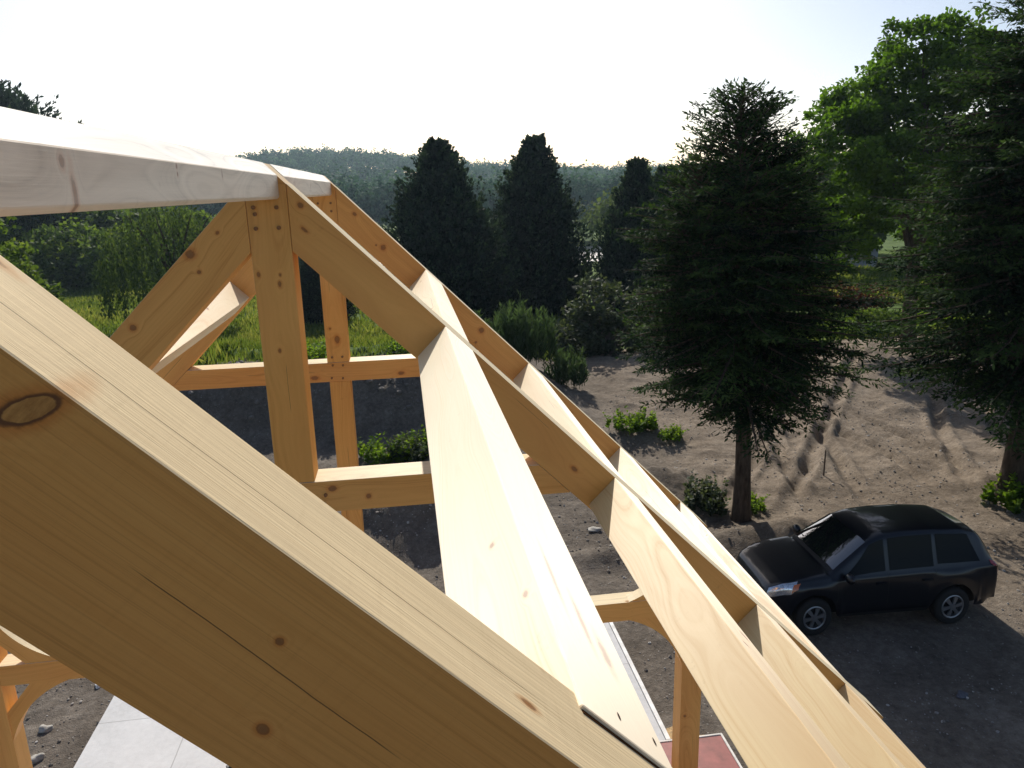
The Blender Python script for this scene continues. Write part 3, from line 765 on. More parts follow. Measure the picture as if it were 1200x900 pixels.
def conifer(H, R, seed, z0=.5, nb=170, profile=None, twig=.16, step=.10, droop=.25, upturn=.1, side_len=.42, lean=(0, 0), trunk_r=.2, width=.22, fork=None, limb_r=.03, dens=1.0, hang=.35, bias=1.15):
    """trunk mesh and crown mesh of a needle tree whose sprays lie along drooping boughs"""
    r = np.random.default_rng(seed)
    tubes = TubeSet()
    zs = np.linspace(-.3, H * .97, 14)
    cx = lean[0] * (zs / H) + .05 * np.sin(zs * .9 + seed); cy = lean[1] * (zs / H) + .05 * np.cos(zs * .7 + seed)
    rr = trunk_r * (1 - np.clip(zs / H, 0, 1)) ** .75 + .012
    rr[0] *= 1.35; rr[1] *= 1.08
    tubes.add(np.stack([cx, cy, zs], -1), rr, 12)
    B, D, N, L, Wd, TT = [], [], [], [], [], []
    profile = profile or (lambda t: (1 - t) ** .8)
    stems = [(0.0, 0.0, H, 1.0)]
    if fork:
        for (zf, dx, dy, hf) in fork:
            q = np.linspace(0, 1, 9)
            fx = np.interp(zf, zs, cx) + dx * (1 - (1 - q) ** 2); fy = np.interp(zf, zs, cy) + dy * (1 - (1 - q) ** 2)
            tubes.add(np.stack([fx, fy, zf + (hf - zf) * q], -1), trunk_r * .6 * (1 - q) ** .8 + .012, 9)
            stems.append((dx, dy, hf, .6))
    for (ox, oy, hh, frac) in stems:
        for i in range(int(nb * frac)):
            u = r.random() ** bias
            z = z0 + (hh - z0) * u
            if u < .20 and r.random() < .5: continue
            t = z / hh
            lump = 1 + .20 * math.sin(seed + 5.1 * u + 2.3 * math.sin(7 * u)) 
            ln = R * profile(max(0, (z - z0) / (hh - z0))) * (r.uniform(.55, 1.14) if u < .6 else r.uniform(.68, 1.02)) * (1 if frac == 1 else .8) + .12
            az = r.uniform(0, 2 * np.pi)
            ln *= 1 + (1 - u) * (.18 * math.sin(3 * az + 9 * u + seed) + .12 * math.sin(5 * az - 21 * u))
            el = r.uniform(-.22, .30) + (t - .35) * .9 + max(0, t - .7) * 1.6
            bx = np.interp(z, zs, cx) + ox * (1 if frac < 1 else 0) * min(1, t * 1.2); by = np.interp(z, zs, cy) + oy * (1 if frac < 1 else 0) * min(1, t * 1.2)
            q = np.linspace(0, 1, 7)
            hor = ln * q
            zz = z + hor * math.tan(np.clip(el, -.6, .9)) * .6 - droop * ln * q ** 2 + upturn * ln * np.maximum(0, q - .6) ** 1.5 * 2
            pts = np.stack([bx + hor * math.cos(az), by + hor * math.sin(az), zz], -1)
            if ln > .35: tubes.add(pts, limb_r * (ln / R) * (1 - q) + .004, 5)
            m = max(3, int(ln / step * dens))
            qq = r.uniform(.12, 1.0, m) ** .8
            base = np.stack([np.interp(qq, q, pts[:, j]) for j in range(3)], -1)
            along = unit(np.stack([np.interp(np.minimum(qq + .1, 1), q, pts[:, j]) - np.interp(np.maximum(qq - .1, 0), q, pts[:, j]) for j in range(3)], -1))
            lat = np.array([-math.sin(az), math.cos(az), 0])
            sgn = r.choice([-1, 1], m)[:, None]
            sl = (side_len * ln * (1.05 - qq) + .10) * r.uniform(.5, 1.1, m)
            dirs = unit(along * .75 + lat[None] * sgn * r.uniform(.5, 1.1, m)[:, None] + np.array([0, 0, -hang]) * r.uniform(0, 1, m)[:, None])
            # several tufts along every side shoot
            ntu = np.maximum(2, (sl / (twig * .55)).astype(int))
            rep = np.repeat(np.arange(m), ntu)
            pos = np.concatenate([np.linspace(.05, 1, k) for k in ntu])
            bb = base[rep] + dirs[rep] * (sl[rep] * pos)[:, None] + np.array([0, 0, -1.]) * (hang * .5 * (sl[rep] * pos) ** 2)[:, None]
            k = len(rep)
            td = unit(dirs[rep] + r.normal(0, .45, (k, 3)))
            nn = unit(np.array([0, 0, 1.]) + r.normal(0, .5, (k, 3)))
            tl = twig * r.uniform(.7, 1.35, k)
            B.append(bb); D.append(td); N.append(nn); L.append(tl); Wd.append(tl * width)
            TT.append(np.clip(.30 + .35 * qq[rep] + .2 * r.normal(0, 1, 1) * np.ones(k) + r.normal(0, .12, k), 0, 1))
    # leader and pointed top shoots
    k = 60
    zt = H - .9 * r.random(k) ** 1.5 * min(1, H / 8)
    bb = np.stack([np.interp(zt, zs, cx), np.interp(zt, zs, cy), zt], -1)
    B.append(bb); D.append(unit(np.array([0, 0, 1.2]) + r.normal(0, .5, (k, 3)))); N.append(unit(r.normal(0, 1, (k, 3)))); L.append(twig * r.uniform(.8, 1.8, k)); Wd.append(L[-1] * width * .8); TT.append(r.uniform(.2, .6, k))
    B, D, N, L, Wd, TT = [np.concatenate(a) for a in (B, D, N, L, Wd, TT)]
    V, F = leaf_quads(B, D, N, L, Wd)
    return tubes.mesh('trunk'), np_mesh('crown', V, F, np.repeat(TT, 4))

def cone_tree(H, R, seed, n=30000, prof=None, leaf=.30, trunk_r=.25, wid=.34, lob=.16):
    r = np.random.default_rng(seed); tubes = TubeSet()
    q = np.linspace(0, 1, 8); tubes.add(np.stack([.05 * np.sin(3 * q), 0 * q, -.3 + (H * .97 + .3) * q], -1), trunk_r * (1 - q) ** .8 + .01, 10)
    pf = np.array(prof)
    # upright flame-shaped sprays over a loose inner mass
    per = 34; nb = n // per
    u = np.sort(r.random(nb) ** 1.0); az = r.uniform(0, 2 * np.pi, nb)
    Rz = R * np.interp(u, pf[:, 0], pf[:, 1]) * (1 + lob * np.sin(az * 3 + seed + u * 7) * np.sin(u * 15 + az * 2)) * r.uniform(.55, 1.10, nb)
    z = H * u * .97
    rep = np.repeat(np.arange(nb), per); k = len(rep)
    s_ = r.random(k) ** .8
    ell = (.45 + .30 * Rz) * r.uniform(.5, 1.9, nb)
    lean = r.uniform(.35, .75, nb)
    ax = unit(np.stack([np.cos(az) * lean, np.sin(az) * lean, np.full(nb, .85)], -1))
    sprd = (.05 + .24 * (1 - s_)) * (.5 + .3 * np.minimum(Rz[rep], 2))
    B = np.stack([Rz[rep] * .86 * np.cos(az[rep]), Rz[rep] * .86 * np.sin(az[rep]), z[rep] - .15], -1) + ax[rep] * (s_ * ell[rep])[:, None] + r.normal(0, 1, (k, 3)) * sprd[:, None]
    B[:, 2] = np.clip(B[:, 2], .05, H + .25)
    D = unit(ax[rep] * 1.1 + r.normal(0, .45, (k, 3))); N = unit(np.stack([np.cos(az[rep]), np.sin(az[rep]), np.full(k, .3)], -1) + r.normal(0, .8, (k, 3)))
    L = leaf * r.uniform(.6, 1.4, k)
    tb = r.random(nb)
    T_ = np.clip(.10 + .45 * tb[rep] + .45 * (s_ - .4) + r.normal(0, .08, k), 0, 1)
    ki = n // 3; ui = r.random(ki); ai = r.uniform(0, 6.283, ki); ri = R * np.interp(ui, pf[:, 0], pf[:, 1]) * r.uniform(.2, .85, ki)
    B = np.concatenate([B, np.stack([ri * np.cos(ai), ri * np.sin(ai), H * ui * .96], -1)]); D = np.concatenate([D, unit(r.normal(0, 1, (ki, 3)))]); N = np.concatenate([N, unit(r.normal(0, 1, (ki, 3)))])
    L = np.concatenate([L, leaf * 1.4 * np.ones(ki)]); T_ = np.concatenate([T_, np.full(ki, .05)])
    m = 80; zt = H - .9 * r.random(m) ** 1.4
    B = np.concatenate([B, np.stack([r.normal(0, .06, m), r.normal(0, .06, m), zt], -1)]); D = np.concatenate([D, unit(np.array([0, 0, 1.3]) + r.normal(0, .5, (m, 3)))])
    N = np.concatenate([N, unit(r.normal(0, 1, (m, 3)))]); L = np.concatenate([L, leaf * r.uniform(.6, 1.2, m)]); T_ = np.concatenate([T_, r.uniform(.2, .6, m)])
    V, F = leaf_quads(B, D, N, L, L * wid)
    return tubes.mesh('trunk'), np_mesh('crown', V, F, np.repeat(T_, 4))

def broadleaf(lobes, n_clump, n_leaf, leaf, clump_r, seed, trunk_h=2.0, trunk_r=.25, spread=.5, shell=.55, flat=1.0, limbs=14, hangd=.25, base=(0, 0), aspect=.42):
    """lobes: (x, y, z, rx, ry, rz)"""
    r = np.random.default_rng(seed)
    lob = np.array(lobes, float)
    vol = lob[:, 3] * lob[:, 4] * lob[:, 5]
    pick = r.choice(len(lob), n_clump, p=vol ** .75 / np.sum(vol ** .75))
    d = unit(r.normal(0, 1, (n_clump, 3))); rad = shell + (1 - shell) * r.random(n_clump) ** .6
    rad = np.where(r.random(n_clump) < .2, r.random(n_clump), rad) * r.uniform(.88, 1.1, n_clump)
    C = lob[pick, :3] + d * rad[:, None] * lob[pick, 3:6]
    C = C[C[:, 2] > .15]; n_clump = len(C)
    tubes = TubeSet()
    top = lob[np.argmax(lob[:, 2])]
    q = np.linspace(0, 1, 8)
    tp = np.stack([base[0] + (top[0] - base[0]) * q ** 1.6, base[1] + (top[1] - base[1]) * q ** 1.6, -.3 + (top[2] + .3) * q], -1)
    tubes.add(tp, trunk_r * (1 - .8 * q) , 10)
    for j in r.choice(n_clump, min(limbs, n_clump), replace=False):
        s = r.uniform(.25, .75); p0 = np.array([np.interp(s, q, tp[:, k]) for k in range(3)])
        w = np.linspace(0, 1, 6)[:, None]
        mid = p0 * (1 - w) + C[j] * w; mid[:, 2] += .12 * np.sin(w[:, 0] * np.pi) * np.linalg.norm(C[j] - p0)
        tubes.add(mid, trunk_r * .38 * (1 - w[:, 0]) * (1 - s * .5) + .012, 6)
    cr = clump_r * r.uniform(.6, 1.3, n_clump)
    rep = np.repeat(np.arange(n_clump), n_leaf)
    k = len(rep)
    o = unit(r.normal(0, 1, (k, 3))) * (r.random(k) ** .45)[:, None] * cr[rep][:, None] * np.array([1, 1, .62 * flat])
    B = C[rep] + o
    out = unit(o + np.array([0, 0, .15]))
    D = unit(out * .6 + r.normal(0, .6, (k, 3)) + np.array([0, 0, -hangd]))
    N = unit(np.array([0, 0, .9]) + r.normal(0, .55, (k, 3)))
    L = leaf * r.uniform(.6, 1.3, k)
    ct = r.random(n_clump)
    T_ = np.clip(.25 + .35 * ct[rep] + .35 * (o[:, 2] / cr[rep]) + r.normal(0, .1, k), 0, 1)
    V, F = leaf_quads(B, D, N, L, L * aspect)
    return tubes.mesh('trunk'), np_mesh('crown', V, F, np.repeat(T_, 4))

def put_tree(name, meshes, loc, mats, label, cat='tree', group=None, rz=0, sc=1.0):
    e = empty(name, loc, rz); e.scale = (sc,) * 3 if not isinstance(sc, tuple) else sc
    tag(e, label, cat, group)
    tr = link('trunk', meshes[0], mats[0], e); cr = link('crown', meshes[1], mats[1], e)
    return e

def copy_tree(src, loc, label, rz=0, sc=1.0, group=None):
    e = src.copy(); COL.objects.link(e); e.location = loc; e.rotation_euler = (0, 0, rz); e.scale = (sc,) * 3 if not isinstance(sc, tuple) else sc
    e['label'] = label
    if group: e['group'] = group
    for c in src.children:
        d = c.copy(); COL.objects.link(d); d.parent = e
    return e

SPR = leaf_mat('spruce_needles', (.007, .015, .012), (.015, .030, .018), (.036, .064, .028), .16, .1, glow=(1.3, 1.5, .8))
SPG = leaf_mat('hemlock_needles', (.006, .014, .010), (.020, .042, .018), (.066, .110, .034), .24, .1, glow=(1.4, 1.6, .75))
CED = leaf_mat('cedar_sprays', (.005, .013, .013), (.015, .034, .028), (.055, .095, .055), .20, .2)  # lightest colour paints sunlit edges onto the spray tips
MAP = leaf_mat('maple_leaves', (.035, .070, .010), (.085, .150, .018), (.14, .22, .034), .46, .3, glow=(1.5, 1.75, .6))
BSH = leaf_mat('bush_leaves', (.026, .055, .014), (.075, .130, .028), (.15, .21, .050), .42, .3)
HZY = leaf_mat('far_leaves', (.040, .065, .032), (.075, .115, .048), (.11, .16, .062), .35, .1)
WIL = leaf_mat('willow_leaves', (.030, .055, .020), (.055, .095, .030), (.10, .145, .045), .35, .3)
SLV = leaf_mat('silver_leaves', (.018, .030, .020), (.040, .060, .036), (.10, .13, .085), .3, .6, .35)
RDL = leaf_mat('red_leaves', (.035, .014, .014), (.075, .028, .024), (.12, .05, .035), .3, .3)

# the spruce in the middle of the picture
prof_c = lambda t: np.interp(t, [0, .08, .3, .55, .8, .93, 1], [.80, 1.0, 1.0, .86, .55, .26, .05])
ms = conifer(9.4, 2.42, 201, z0=2.75, nb=470, bias=.95, profile=prof_c, twig=.115, step=.058, droop=.18, lean=(-.55, 0), trunk_r=.185, limb_r=.04, dens=1.15, side_len=.36,
             fork=[(2.6, -.80, .15, 8.0), (3.6, .65, -.1, 8.5), (5.0, .1, .5, 8.9)], hang=.25, width=.17)
put_tree('spruce_tree', ms, (8.1, 15.25, gz(8.1, 15.25)), (BARK, SPG), 'dark bushy spruce with bare forked trunk standing just behind the parked car')
# the spruce at the right edge
prof_r = lambda t: np.interp(t, [0, .1, .35, .55, .75, .9, 1], [.85, 1.0, .90, .74, .50, .30, .08])
ms = conifer(13.2, 3.8, 202, z0=3.1, nb=1080, profile=prof_r, twig=.125, step=.06, droop=.26, upturn=.25, trunk_r=.26, limb_r=.05, dens=1.1, side_len=.34, hang=.35, width=.20, lean=(.2, 0))
put_tree('spruce_tree', ms, (14.85, 15.1, gz(14.85, 15.1)), (BARK, SPG), 'tall spruce with sweeping boughs and bare lower trunk at the right edge')

# cedars behind the frame
prof_k = [(0, .78), (.1, .97), (.25, 1.0), (.45, .83), (.65, .57), (.82, .31), (.93, .13), (1, .02)]
cedA = cone_tree(10.9, 3.45, 203, 60000, prof_k, leaf=.21, lob=.20)
cedB = cone_tree(11.3, 2.8, 204, 60000, prof_k, leaf=.21, lob=.20)
ca = put_tree('cedar_tree', cedA, (3.05, 46, gz(3, 46)), (BARK, CED), 'broad dark cone-shaped cedar behind the rafters, left of a matching one', group='dark cedars behind the frame')
cb = put_tree('cedar_tree', cedB, (9.1, 48, gz(9.1, 48)), (BARK, CED), 'dark cone-shaped cedar right of its twin, beside the gap showing the lake', group='dark cedars behind the frame')
copy_tree(cb, (14.45, 44, gz(14.45, 44) - .3), 'narrower dark conifer standing right of the lake gap, left of the bushy spruce', 1.3, (.76, .76, .87), group='dark cedars behind the frame')
copy_tree(ca, (16.9, 46, gz(16.9, 46)), 'dark conifer half hidden behind the bushy spruce', 2.3, (.8, .8, .84), group='dark cedars behind the frame')
copy_tree(ca, (-4.7, 50, gz(-4.7, 50)), 'low dark conifer seen between the two king posts', 2.9, (.55, .55, .50), group='dark cedars behind the frame')

# maple at right
mp = broadleaf([(0, 0, 9.6, 4.3, 3.6, 4.6), (-5.0, -1.0, 7.8, 2.7, 2.6, 3.4), (-4.2, .5, 10.3, 1.7, 1.6, 1.5), (-4.4, 0, 5.0, 2.0, 2.0, 1.5), (2.5, .5, 6.5, 3.6, 3, 4), (-1.2, 0, 12.2, 2.6, 2.4, 2.2)], 820, 105, .19, .56, 211, trunk_r=.38, limbs=30, base=(-.6, 0), shell=.6)
put_tree('maple_tree', mp, (25.4, 33, gz(25.4, 33) + .1), (BARK, MAP), 'large bright green maple rising behind the right spruce')
hz = broadleaf([(0, 0, 7.6, 3.6, 3.0, 3.9), (-2.2, 0, 5, 2.6, 2.4, 2.6), (2, 0, 4.6, 2.6, 2.6, 2.8)], 260, 44, .40, .85, 212, trunk_r=.3)
ht = put_tree('leafy_tree', hz, (35.5, 62, gz(35.5, 62)), (BARK, HZY), 'hazy pale green tree seen between the bushy spruce and the maple')
copy_tree(ht, (27.5, 63, gz(27.5, 63)), 'shorter round tree close behind the bushy spruce', 1.2, .72)
copy_tree(ht, (43.5, 70, gz(43.5, 70)), 'dim leafy tree far behind the maple', 2.2, 1.0)
copy_tree(ht, (52, 80, gz(52, 80)), 'dim leafy tree behind the house at right', .6, 1.1)

# bushes round the conifers
shr = broadleaf([(0, 0, 1.7, 1.7, 1.5, 1.6), (1.2, .2, 1.2, 1.2, 1.2, 1.1), (-.9, 0, 1.1, 1.1, 1.1, 1.0)], 150, 46, .17, .42, 221, trunk_r=.09, limbs=16)
put_tree('silvery_shrub', shr, (10.0, 34, gz(10, 34) - .5), (BARKG, SLV), 'grey-green shrub with glinting leaves below the lake gap', 'shrub', sc=1.3)
bsh = broadleaf([(0, 0, 1.9, 2.6, 2.2, 1.9), (1.6, 0, 1.3, 1.7, 1.5, 1.3)], 170, 46, .26, .6, 222, trunk_r=.12, limbs=14)
b1 = put_tree('round_bush', bsh, (-28.0, 84, gz(-28, 84)), (BARK, BSH), 'rounded green bush at the far side of the meadow, nearest the willow', 'bush', 'rounded bushes beyond the meadow', sc=1.7)
for i, (x, y, s, l) in enumerate(((-34.5, 88, 1.9, 'rounded bush behind the meadow at middle left'), (-41.5, 90, 1.8, 'rounded bush behind the meadow towards the left edge'), (-31.5, 99, 2.5, 'taller rounded tree-like bush behind the meadow row'), (-40, 103, 2.8, 'tallest rounded bush at the back left of the meadow'), (-24, 94, 2.2, 'rounded bush just left of the willow'))):
    copy_tree(b1, (x, y, gz(x, y)), l, i * 1.1, s, 'rounded bushes beyond the meadow')
# willow with hanging strands
def willow(H, R, seed, n=340):
    r = np.random.default_rng(seed); tubes = TubeSet()
    q = np.linspace(0, 1, 8)
    tubes.add(np.stack([.3 * q, .1 * q, -.3 + (H * .75 + .3) * q], -1), .32 * (1 - .75 * q), 10)
    for a in np.linspace(0, 6.28, 9)[:-1]:
        w = np.linspace(0, 1, 6)
        tubes.add(np.stack([.15 + R * .6 * w * math.cos(a), R * .6 * w * math.sin(a), H * .3 + H * .55 * w ** .7], -1), .12 * (1 - w) + .02, 6)
    B, D, N, L, T_ = [], [], [], [], []
    for i in range(n):
        a = r.uniform(0, 6.28); rad = R * r.random() ** .5 * 1.0
        zt = H * (1 - .38 * (rad / R) ** 2) * r.uniform(.82, 1.0)
        ln = min(zt - 1.5, r.uniform(.25, .65) * H)
        m = int(ln / .11); s = np.linspace(0, 1, m)
        sw = r.normal(0, .25, 2)
        bb = np.stack([rad * math.cos(a) + sw[0] * s + .25 * math.cos(a) * s, rad * math.sin(a) + sw[1] * s, zt - ln * s], -1) + r.normal(0, .05, (m, 3))
        B.append(bb); D.append(unit(np.array([0, 0, -1.]) + r.normal(0, .45, (m, 3)))); N.append(unit(r.normal(0, 1, (m, 3)))); L.append(r.uniform(.16, .34, m)); T_.append(np.clip(r.uniform(.1, .9) + r.normal(0, .1, m), 0, 1))
    B, D, N, L, T_ = [np.concatenate(x) for x in (B, D, N, L, T_)]
    V, F = leaf_quads(B, D, N, L, L * .22)
    return tubes.mesh('trunk'), np_mesh('crown', V, F, np.repeat(T_, 4))
put_tree('willow_tree', willow(8.6, 4.3, 231), (-13.6, 50, gz(-13.6, 50)), (BARK, WIL), 'weeping willow with hanging strands left of the near king post')
dl = broadleaf([(0, 0, 4.2, 3.0, 2.6, 3.0), (1.7, 0, 3.0, 2.0, 1.8, 2.2)], 230, 50, .24, .6, 232, trunk_r=.25)
put_tree('leafy_tree', dl, (-19.4, 38, gz(-19.4, 38)), (BARK, BSH), 'dark leafy tree at the left edge below the ridge beam')
# scraggly pine whose top shows over the ridge
pn = cone_tree(24.5, 10.5, 233, 46000, [(0, .7), (.2, 1), (.5, .95), (.73, .72), (.89, .33), (1, .04)], leaf=.55, lob=.32, wid=.2)
put_tree('pine_tree', pn, (-47.4, 101, gz(-47.4, 101) - .2), (BARK, CED), 'dark ragged pine whose top shows above the ridge beam at the left edge')

# feathery tall weeds
def stalks(n, rx, ry, h0, h1, seed, leaf=.10, per=26, stem=.006, lean=.22, width=.16, up=.9):
    r = np.random.default_rng(seed); tubes = TubeSet(); B, D, N, L, T_ = [], [], [], [], []
    for i in range(n):
        a = r.uniform(0, 6.28); q = r.random() ** .5
        x, y = rx * q * math.cos(a), ry * q * math.sin(a); h = r.uniform(h0, h1) * (1.1 - .35 * q)
        lx, ly = r.normal(0, lean, 2) * h
        w = np.linspace(0, 1, 5)
        tubes.add(np.stack([x + lx * w ** 1.6, y + ly * w ** 1.6, -.05 + h * w], -1), stem * (1 - .7 * w), 4)
        s = r.uniform(.03, 1, per)
        bb = np.stack([x + lx * s ** 1.6, y + ly * s ** 1.6, h * s], -1)
        dd = unit(np.concatenate([r.normal(0, 1, (per, 2)), np.full((per, 1), up)], 1))
        B.append(bb); D.append(dd); N.append(unit(np.array([0, 0, 1.]) + r.normal(0, .6, (per, 3)))); L.append(leaf * r.uniform(.6, 1.3, per) * (1.2 - .6 * s)); T_.append(np.clip(.2 + .6 * s + r.normal(0, .12, per), 0, 1))
    B, D, N, L, T_ = [np.concatenate(x) for x in (B, D, N, L, T_)]
    V, F = leaf_quads(B, D, N, L, L * width)
    return tubes.mesh('stems'), np_mesh('leaves', V, F, np.repeat(T_, 4))
def put_plant(name, ms, loc, mats, label, cat='weeds', group=None, rz=0, sc=1):
    e = empty(name, loc, rz); e.scale = (sc,) * 3
    tag(e, label, cat, group)
    link('stem', ms[0], mats[0], e); link('foliage', ms[1], mats[1], e)
    return e
STEM = simple_mat('green_stem', (.07, .10, .03), .7)
FTH = leaf_mat('feathery_green', (.022, .045, .022), (.046, .080, .036), (.085, .125, .056), .32, .2, glow=(1.5, 1.6, .9))
LIM = leaf_mat('lime_leaves', (.045, .09, .012), (.09, .17, .020), (.17, .26, .035), .45, .3)
fe = stalks(70, 1.5, .9, 1.6, 2.5, 241, .42, 46, .012, .09, .10, 1.8)
put_plant('feathery_weeds', fe, (4.7, 27.6, gz(4.7, 27.6) - .1), (STEM, FTH), 'tall feathery green weeds in front of the dark cedars', 'weeds')
fe2 = stalks(34, .8, .6, .9, 1.6, 242, .34, 40, .01, .1, .10, 1.8)
put_plant('feathery_weeds', fe2, (6.55, 27.3, gz(6.55, 27.3)), (STEM, FTH), 'smaller feathery weed clump to the right of the tall feathery weeds', 'weeds')
lw = stalks(46, .8, .55, .35, .75, 243, .15, 22, .006, .25, .36, .5)
w1 = put_plant('weed_clump', lw, (7.45, 21.6, gz(7.45, 21.6)), (STEM, LIM), 'bright green weed patch on the dirt mound left of the bushy spruce', 'weeds', 'green weed clumps')
lw2 = stalks(40, .6, .5, .4, 1.0, 244, .15, 26, .006, .22, .34, .6)
w2 = put_plant('weed_clump', lw2, (7.45, 15.95, gz(7.45, 15.95)), (STEM, SLV), 'grey-green weeds at the foot of the bushy spruce', 'weeds', 'green weed clumps')
for src, x, y, s, l in ((w1, -.1, 21.4, 1.1, 'green weeds behind the near collar beam, close to the far post'), (w1, 1.0, 21.6, 1.15, 'green weeds behind the near collar beam, beside the sunlit purlin'), (w2, .5, 21.2, 1.0, 'taller leafy weeds between two clumps behind the near collar beam'),
                        (w1, -.3, 18.0, .95, 'green weeds just above the gravel heap, by the far post'), (w2, 1.0, 18.2, .9, 'green weeds just above the gravel heap, by the sunlit purlin'),
                        (w1, 14.9, 14.55, 1.2, 'low green growth at the foot of the right spruce'), (w1, 8.6, 15.9, .55, 'small weed tuft right of the bushy spruce trunk'), (w1, 8.4, 20.9, .6, 'small weed tuft right of the green mound patch'), (w2, 6.3, 19.2, .5, 'sparse small weed beside the rafters below the mound'),
                        (w1, .5, 26.2, 1.1, 'weeds on the crest of the dark bank behind the far king post'), (w1, -2.4, 26.0, 1.2, 'weeds on the crest of the dark bank seen through the left rafters')):
    e = src.copy(); COL.objects.link(e); e.location = (x, y, gz(x, y) - .02); e.scale = (s,) * 3; e.rotation_euler = (0, 0, x * 3.1); e['label'] = l
    for c in src.children:
        d = c.copy(); COL.objects.link(d); d.parent = e
        if e['label'].startswith(('taller', 'green weeds just', 'sparse')) and c.name.startswith('foliage') and src is w2: pass

# red shrub and hedge at the edge of the lawn
rs = broadleaf([(0, 0, .8, 1.5, 1.0, .8), (1.5, .1, .7, 1.1, .9, .7)], 90, 44, .13, .35, 251, trunk_r=.05, limbs=8)
put_tree('red_shrub', rs, (27.4, 43, gz(27.4, 43)), (BARK, RDL), 'dark red shrub beside the lawn, left of the right spruce', 'shrub', sc=1.2)
hb = broadleaf([(0, 0, 1.0, 2.2, 1.2, 1.1), (2.2, 0, .8, 1.4, 1.1, .9)], 120, 44, .2, .45, 252, trunk_r=.07, limbs=8)
put_tree('low_bush', hb, (25.2, 36.2, gz(25.2, 36.2)), (BARK, BSH), 'low dark bush at the front edge of the lawn', 'bush', sc=.6)

# grass blades
def blades(n, x0, x1, y0, y1, h0, h1, seed, keep=None, wid=.035):
    r = np.random.default_rng(seed)
    x = r.uniform(x0, x1, n); y = r.uniform(y0, y1, n)
    k = fbm(x * .25, y * .25, seed, 3) + r.uniform(-.2, .2, n) > .38
    if keep is not None: k &= keep(x, y)
    x, y = x[k], y[k]; n = len(x)
    patch = fbm(x * .12, y * .12, seed + 5, 3)
    h = r.uniform(h0, h1, n) * (.5 + patch)
    B = np.stack([x, y, height(x, y) - .03], -1)
    D = unit(np.concatenate([r.normal(0, .35, (n, 2)), np.ones((n, 1))], 1))
    N = unit(np.concatenate([r.normal(0, 1, (n, 2)), np.full((n, 1), .2)], 1))
    V, F = leaf_quads(B, D, N, h, np.full(n, wid) * r.uniform(.7, 1.5, n))
    return V, F, np.repeat(np.clip(.1 + .9 * patch + r.normal(0, .15, n), 0, 1), 4)
def join(parts):
    Vs, Fs, Ts, o = [], [], [], 0
    for V, F, t in parts: Vs.append(V); Fs.append(F + o); Ts.append(t); o += len(V)
    return np.concatenate(Vs), np.concatenate(Fs), np.concatenate(Ts)
MEA = leaf_mat('meadow_blades', (.040, .070, .018), (.095, .145, .034), (.20, .22, .080), .42, .2)
V, F, t = join([blades(110000, -46, -6, 27, 98, .3, .65, 301, wid=.045), blades(50000, -9, 9, 26.4, 46, .2, .5, 303, lambda x, y: (x < 5) | (y > 33), wid=.022), blades(30000, -10, 14, 44, 90, .3, .7, 313, wid=.05),
                blades(12000, 20, 46, 46, 72, .4, .9, 307, wid=.12), blades(2500, 16, 34, 34.5, 36.5, .1, .35, 309, wid=.04)])
tag(link('meadow_grass', np_mesh('meadow_grass', V, F, t), MEA), kind='stuff')
V, F, t = blades(26000, 19, 34, 35.5, 44, .05, .11, 305, wid=.05)
tag(link('lawn_grass', np_mesh('lawn_grass', V, F, t), LIM), kind='stuff')
V, F, t = blades(5000, 30, 90, 206, 226, .4, 1.0, 311, wid=.5)
tag(link('shore_reeds', np_mesh('shore_reeds', V, F, t), MEA), kind='stuff')

# far woods
def woods(pts, seed, q=95, leaf=1.15):
    r = np.random.default_rng(seed)
    n = len(pts); x, y, h = pts.T
    z = height(x, y)
    rep = np.repeat(np.arange(n), q); k = len(rep)
    d = unit(r.normal(0, 1, (k, 3))); d[:, 2] = np.abs(d[:, 2]) * 1.0 - .25 * r.random(k)
    wr = h * r.uniform(.24, .36, n)
    con = r.random(n) < .07
    rad = (.55 + .45 * r.random(k)) 
    lob = 1 + .28 * np.sin(d[:, 0] * 5 + x[rep]) * np.sin(d[:, 2] * 6 + y[rep])
    ox = d[:, 0] * wr[rep] * rad * lob; oy = d[:, 1] * wr[rep] * rad * lob; oz = h[rep] * (.55 + .46 * d[:, 2] * rad * lob)
    tcon = r.random(k)
    cx = np.where(con[rep], d[:, 0] * wr[rep] * .7 * (1 - tcon), ox); cy = np.where(con[rep], d[:, 1] * wr[rep] * .7 * (1 - tcon), oy); cz = np.where(con[rep], h[rep] * (.1 + .95 * tcon), oz)
    B = np.stack([x[rep] + cx, y[rep] + cy, z[rep] + cz], -1)
    L = leaf * r.uniform(.6, 1.4, k) * np.where(con[rep], .8, 1) * (.8 + np.clip(y[rep], 0, 800) / 1400)
    tg = r.normal(0, 1, (k, 3)); tg = unit(tg - d * np.sum(tg * d, 1, keepdims=True)); V, F = leaf_quads(B, unit(tg + .25 * d), unit(d + r.normal(0, .32, (k, 3))), L, L * .5)
    tt = np.clip(.1 + .6 * r.random(n)[rep] + .6 * (cz / h[rep] - .6) + r.normal(0, .08, k) - .25 * con[rep], 0, 1)  # paler crown tops and darker bases painted in as if lit from above
    return V, F, np.repeat(tt, 4)
r = np.random.default_rng(401)
n = 4800
ang = r.uniform(math.radians(-42), math.radians(40), n); dist = 250 + 620 * r.random(n) ** .8
pts = np.stack([dist * np.sin(ang), dist * np.cos(ang), r.uniform(11, 19, n)], -1); pts = pts[pts[:, 1] > 236]
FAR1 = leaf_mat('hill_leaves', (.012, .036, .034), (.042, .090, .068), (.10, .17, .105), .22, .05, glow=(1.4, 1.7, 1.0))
V, F, t = woods(pts, 403)
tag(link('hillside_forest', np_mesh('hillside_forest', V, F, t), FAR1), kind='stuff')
n = 420
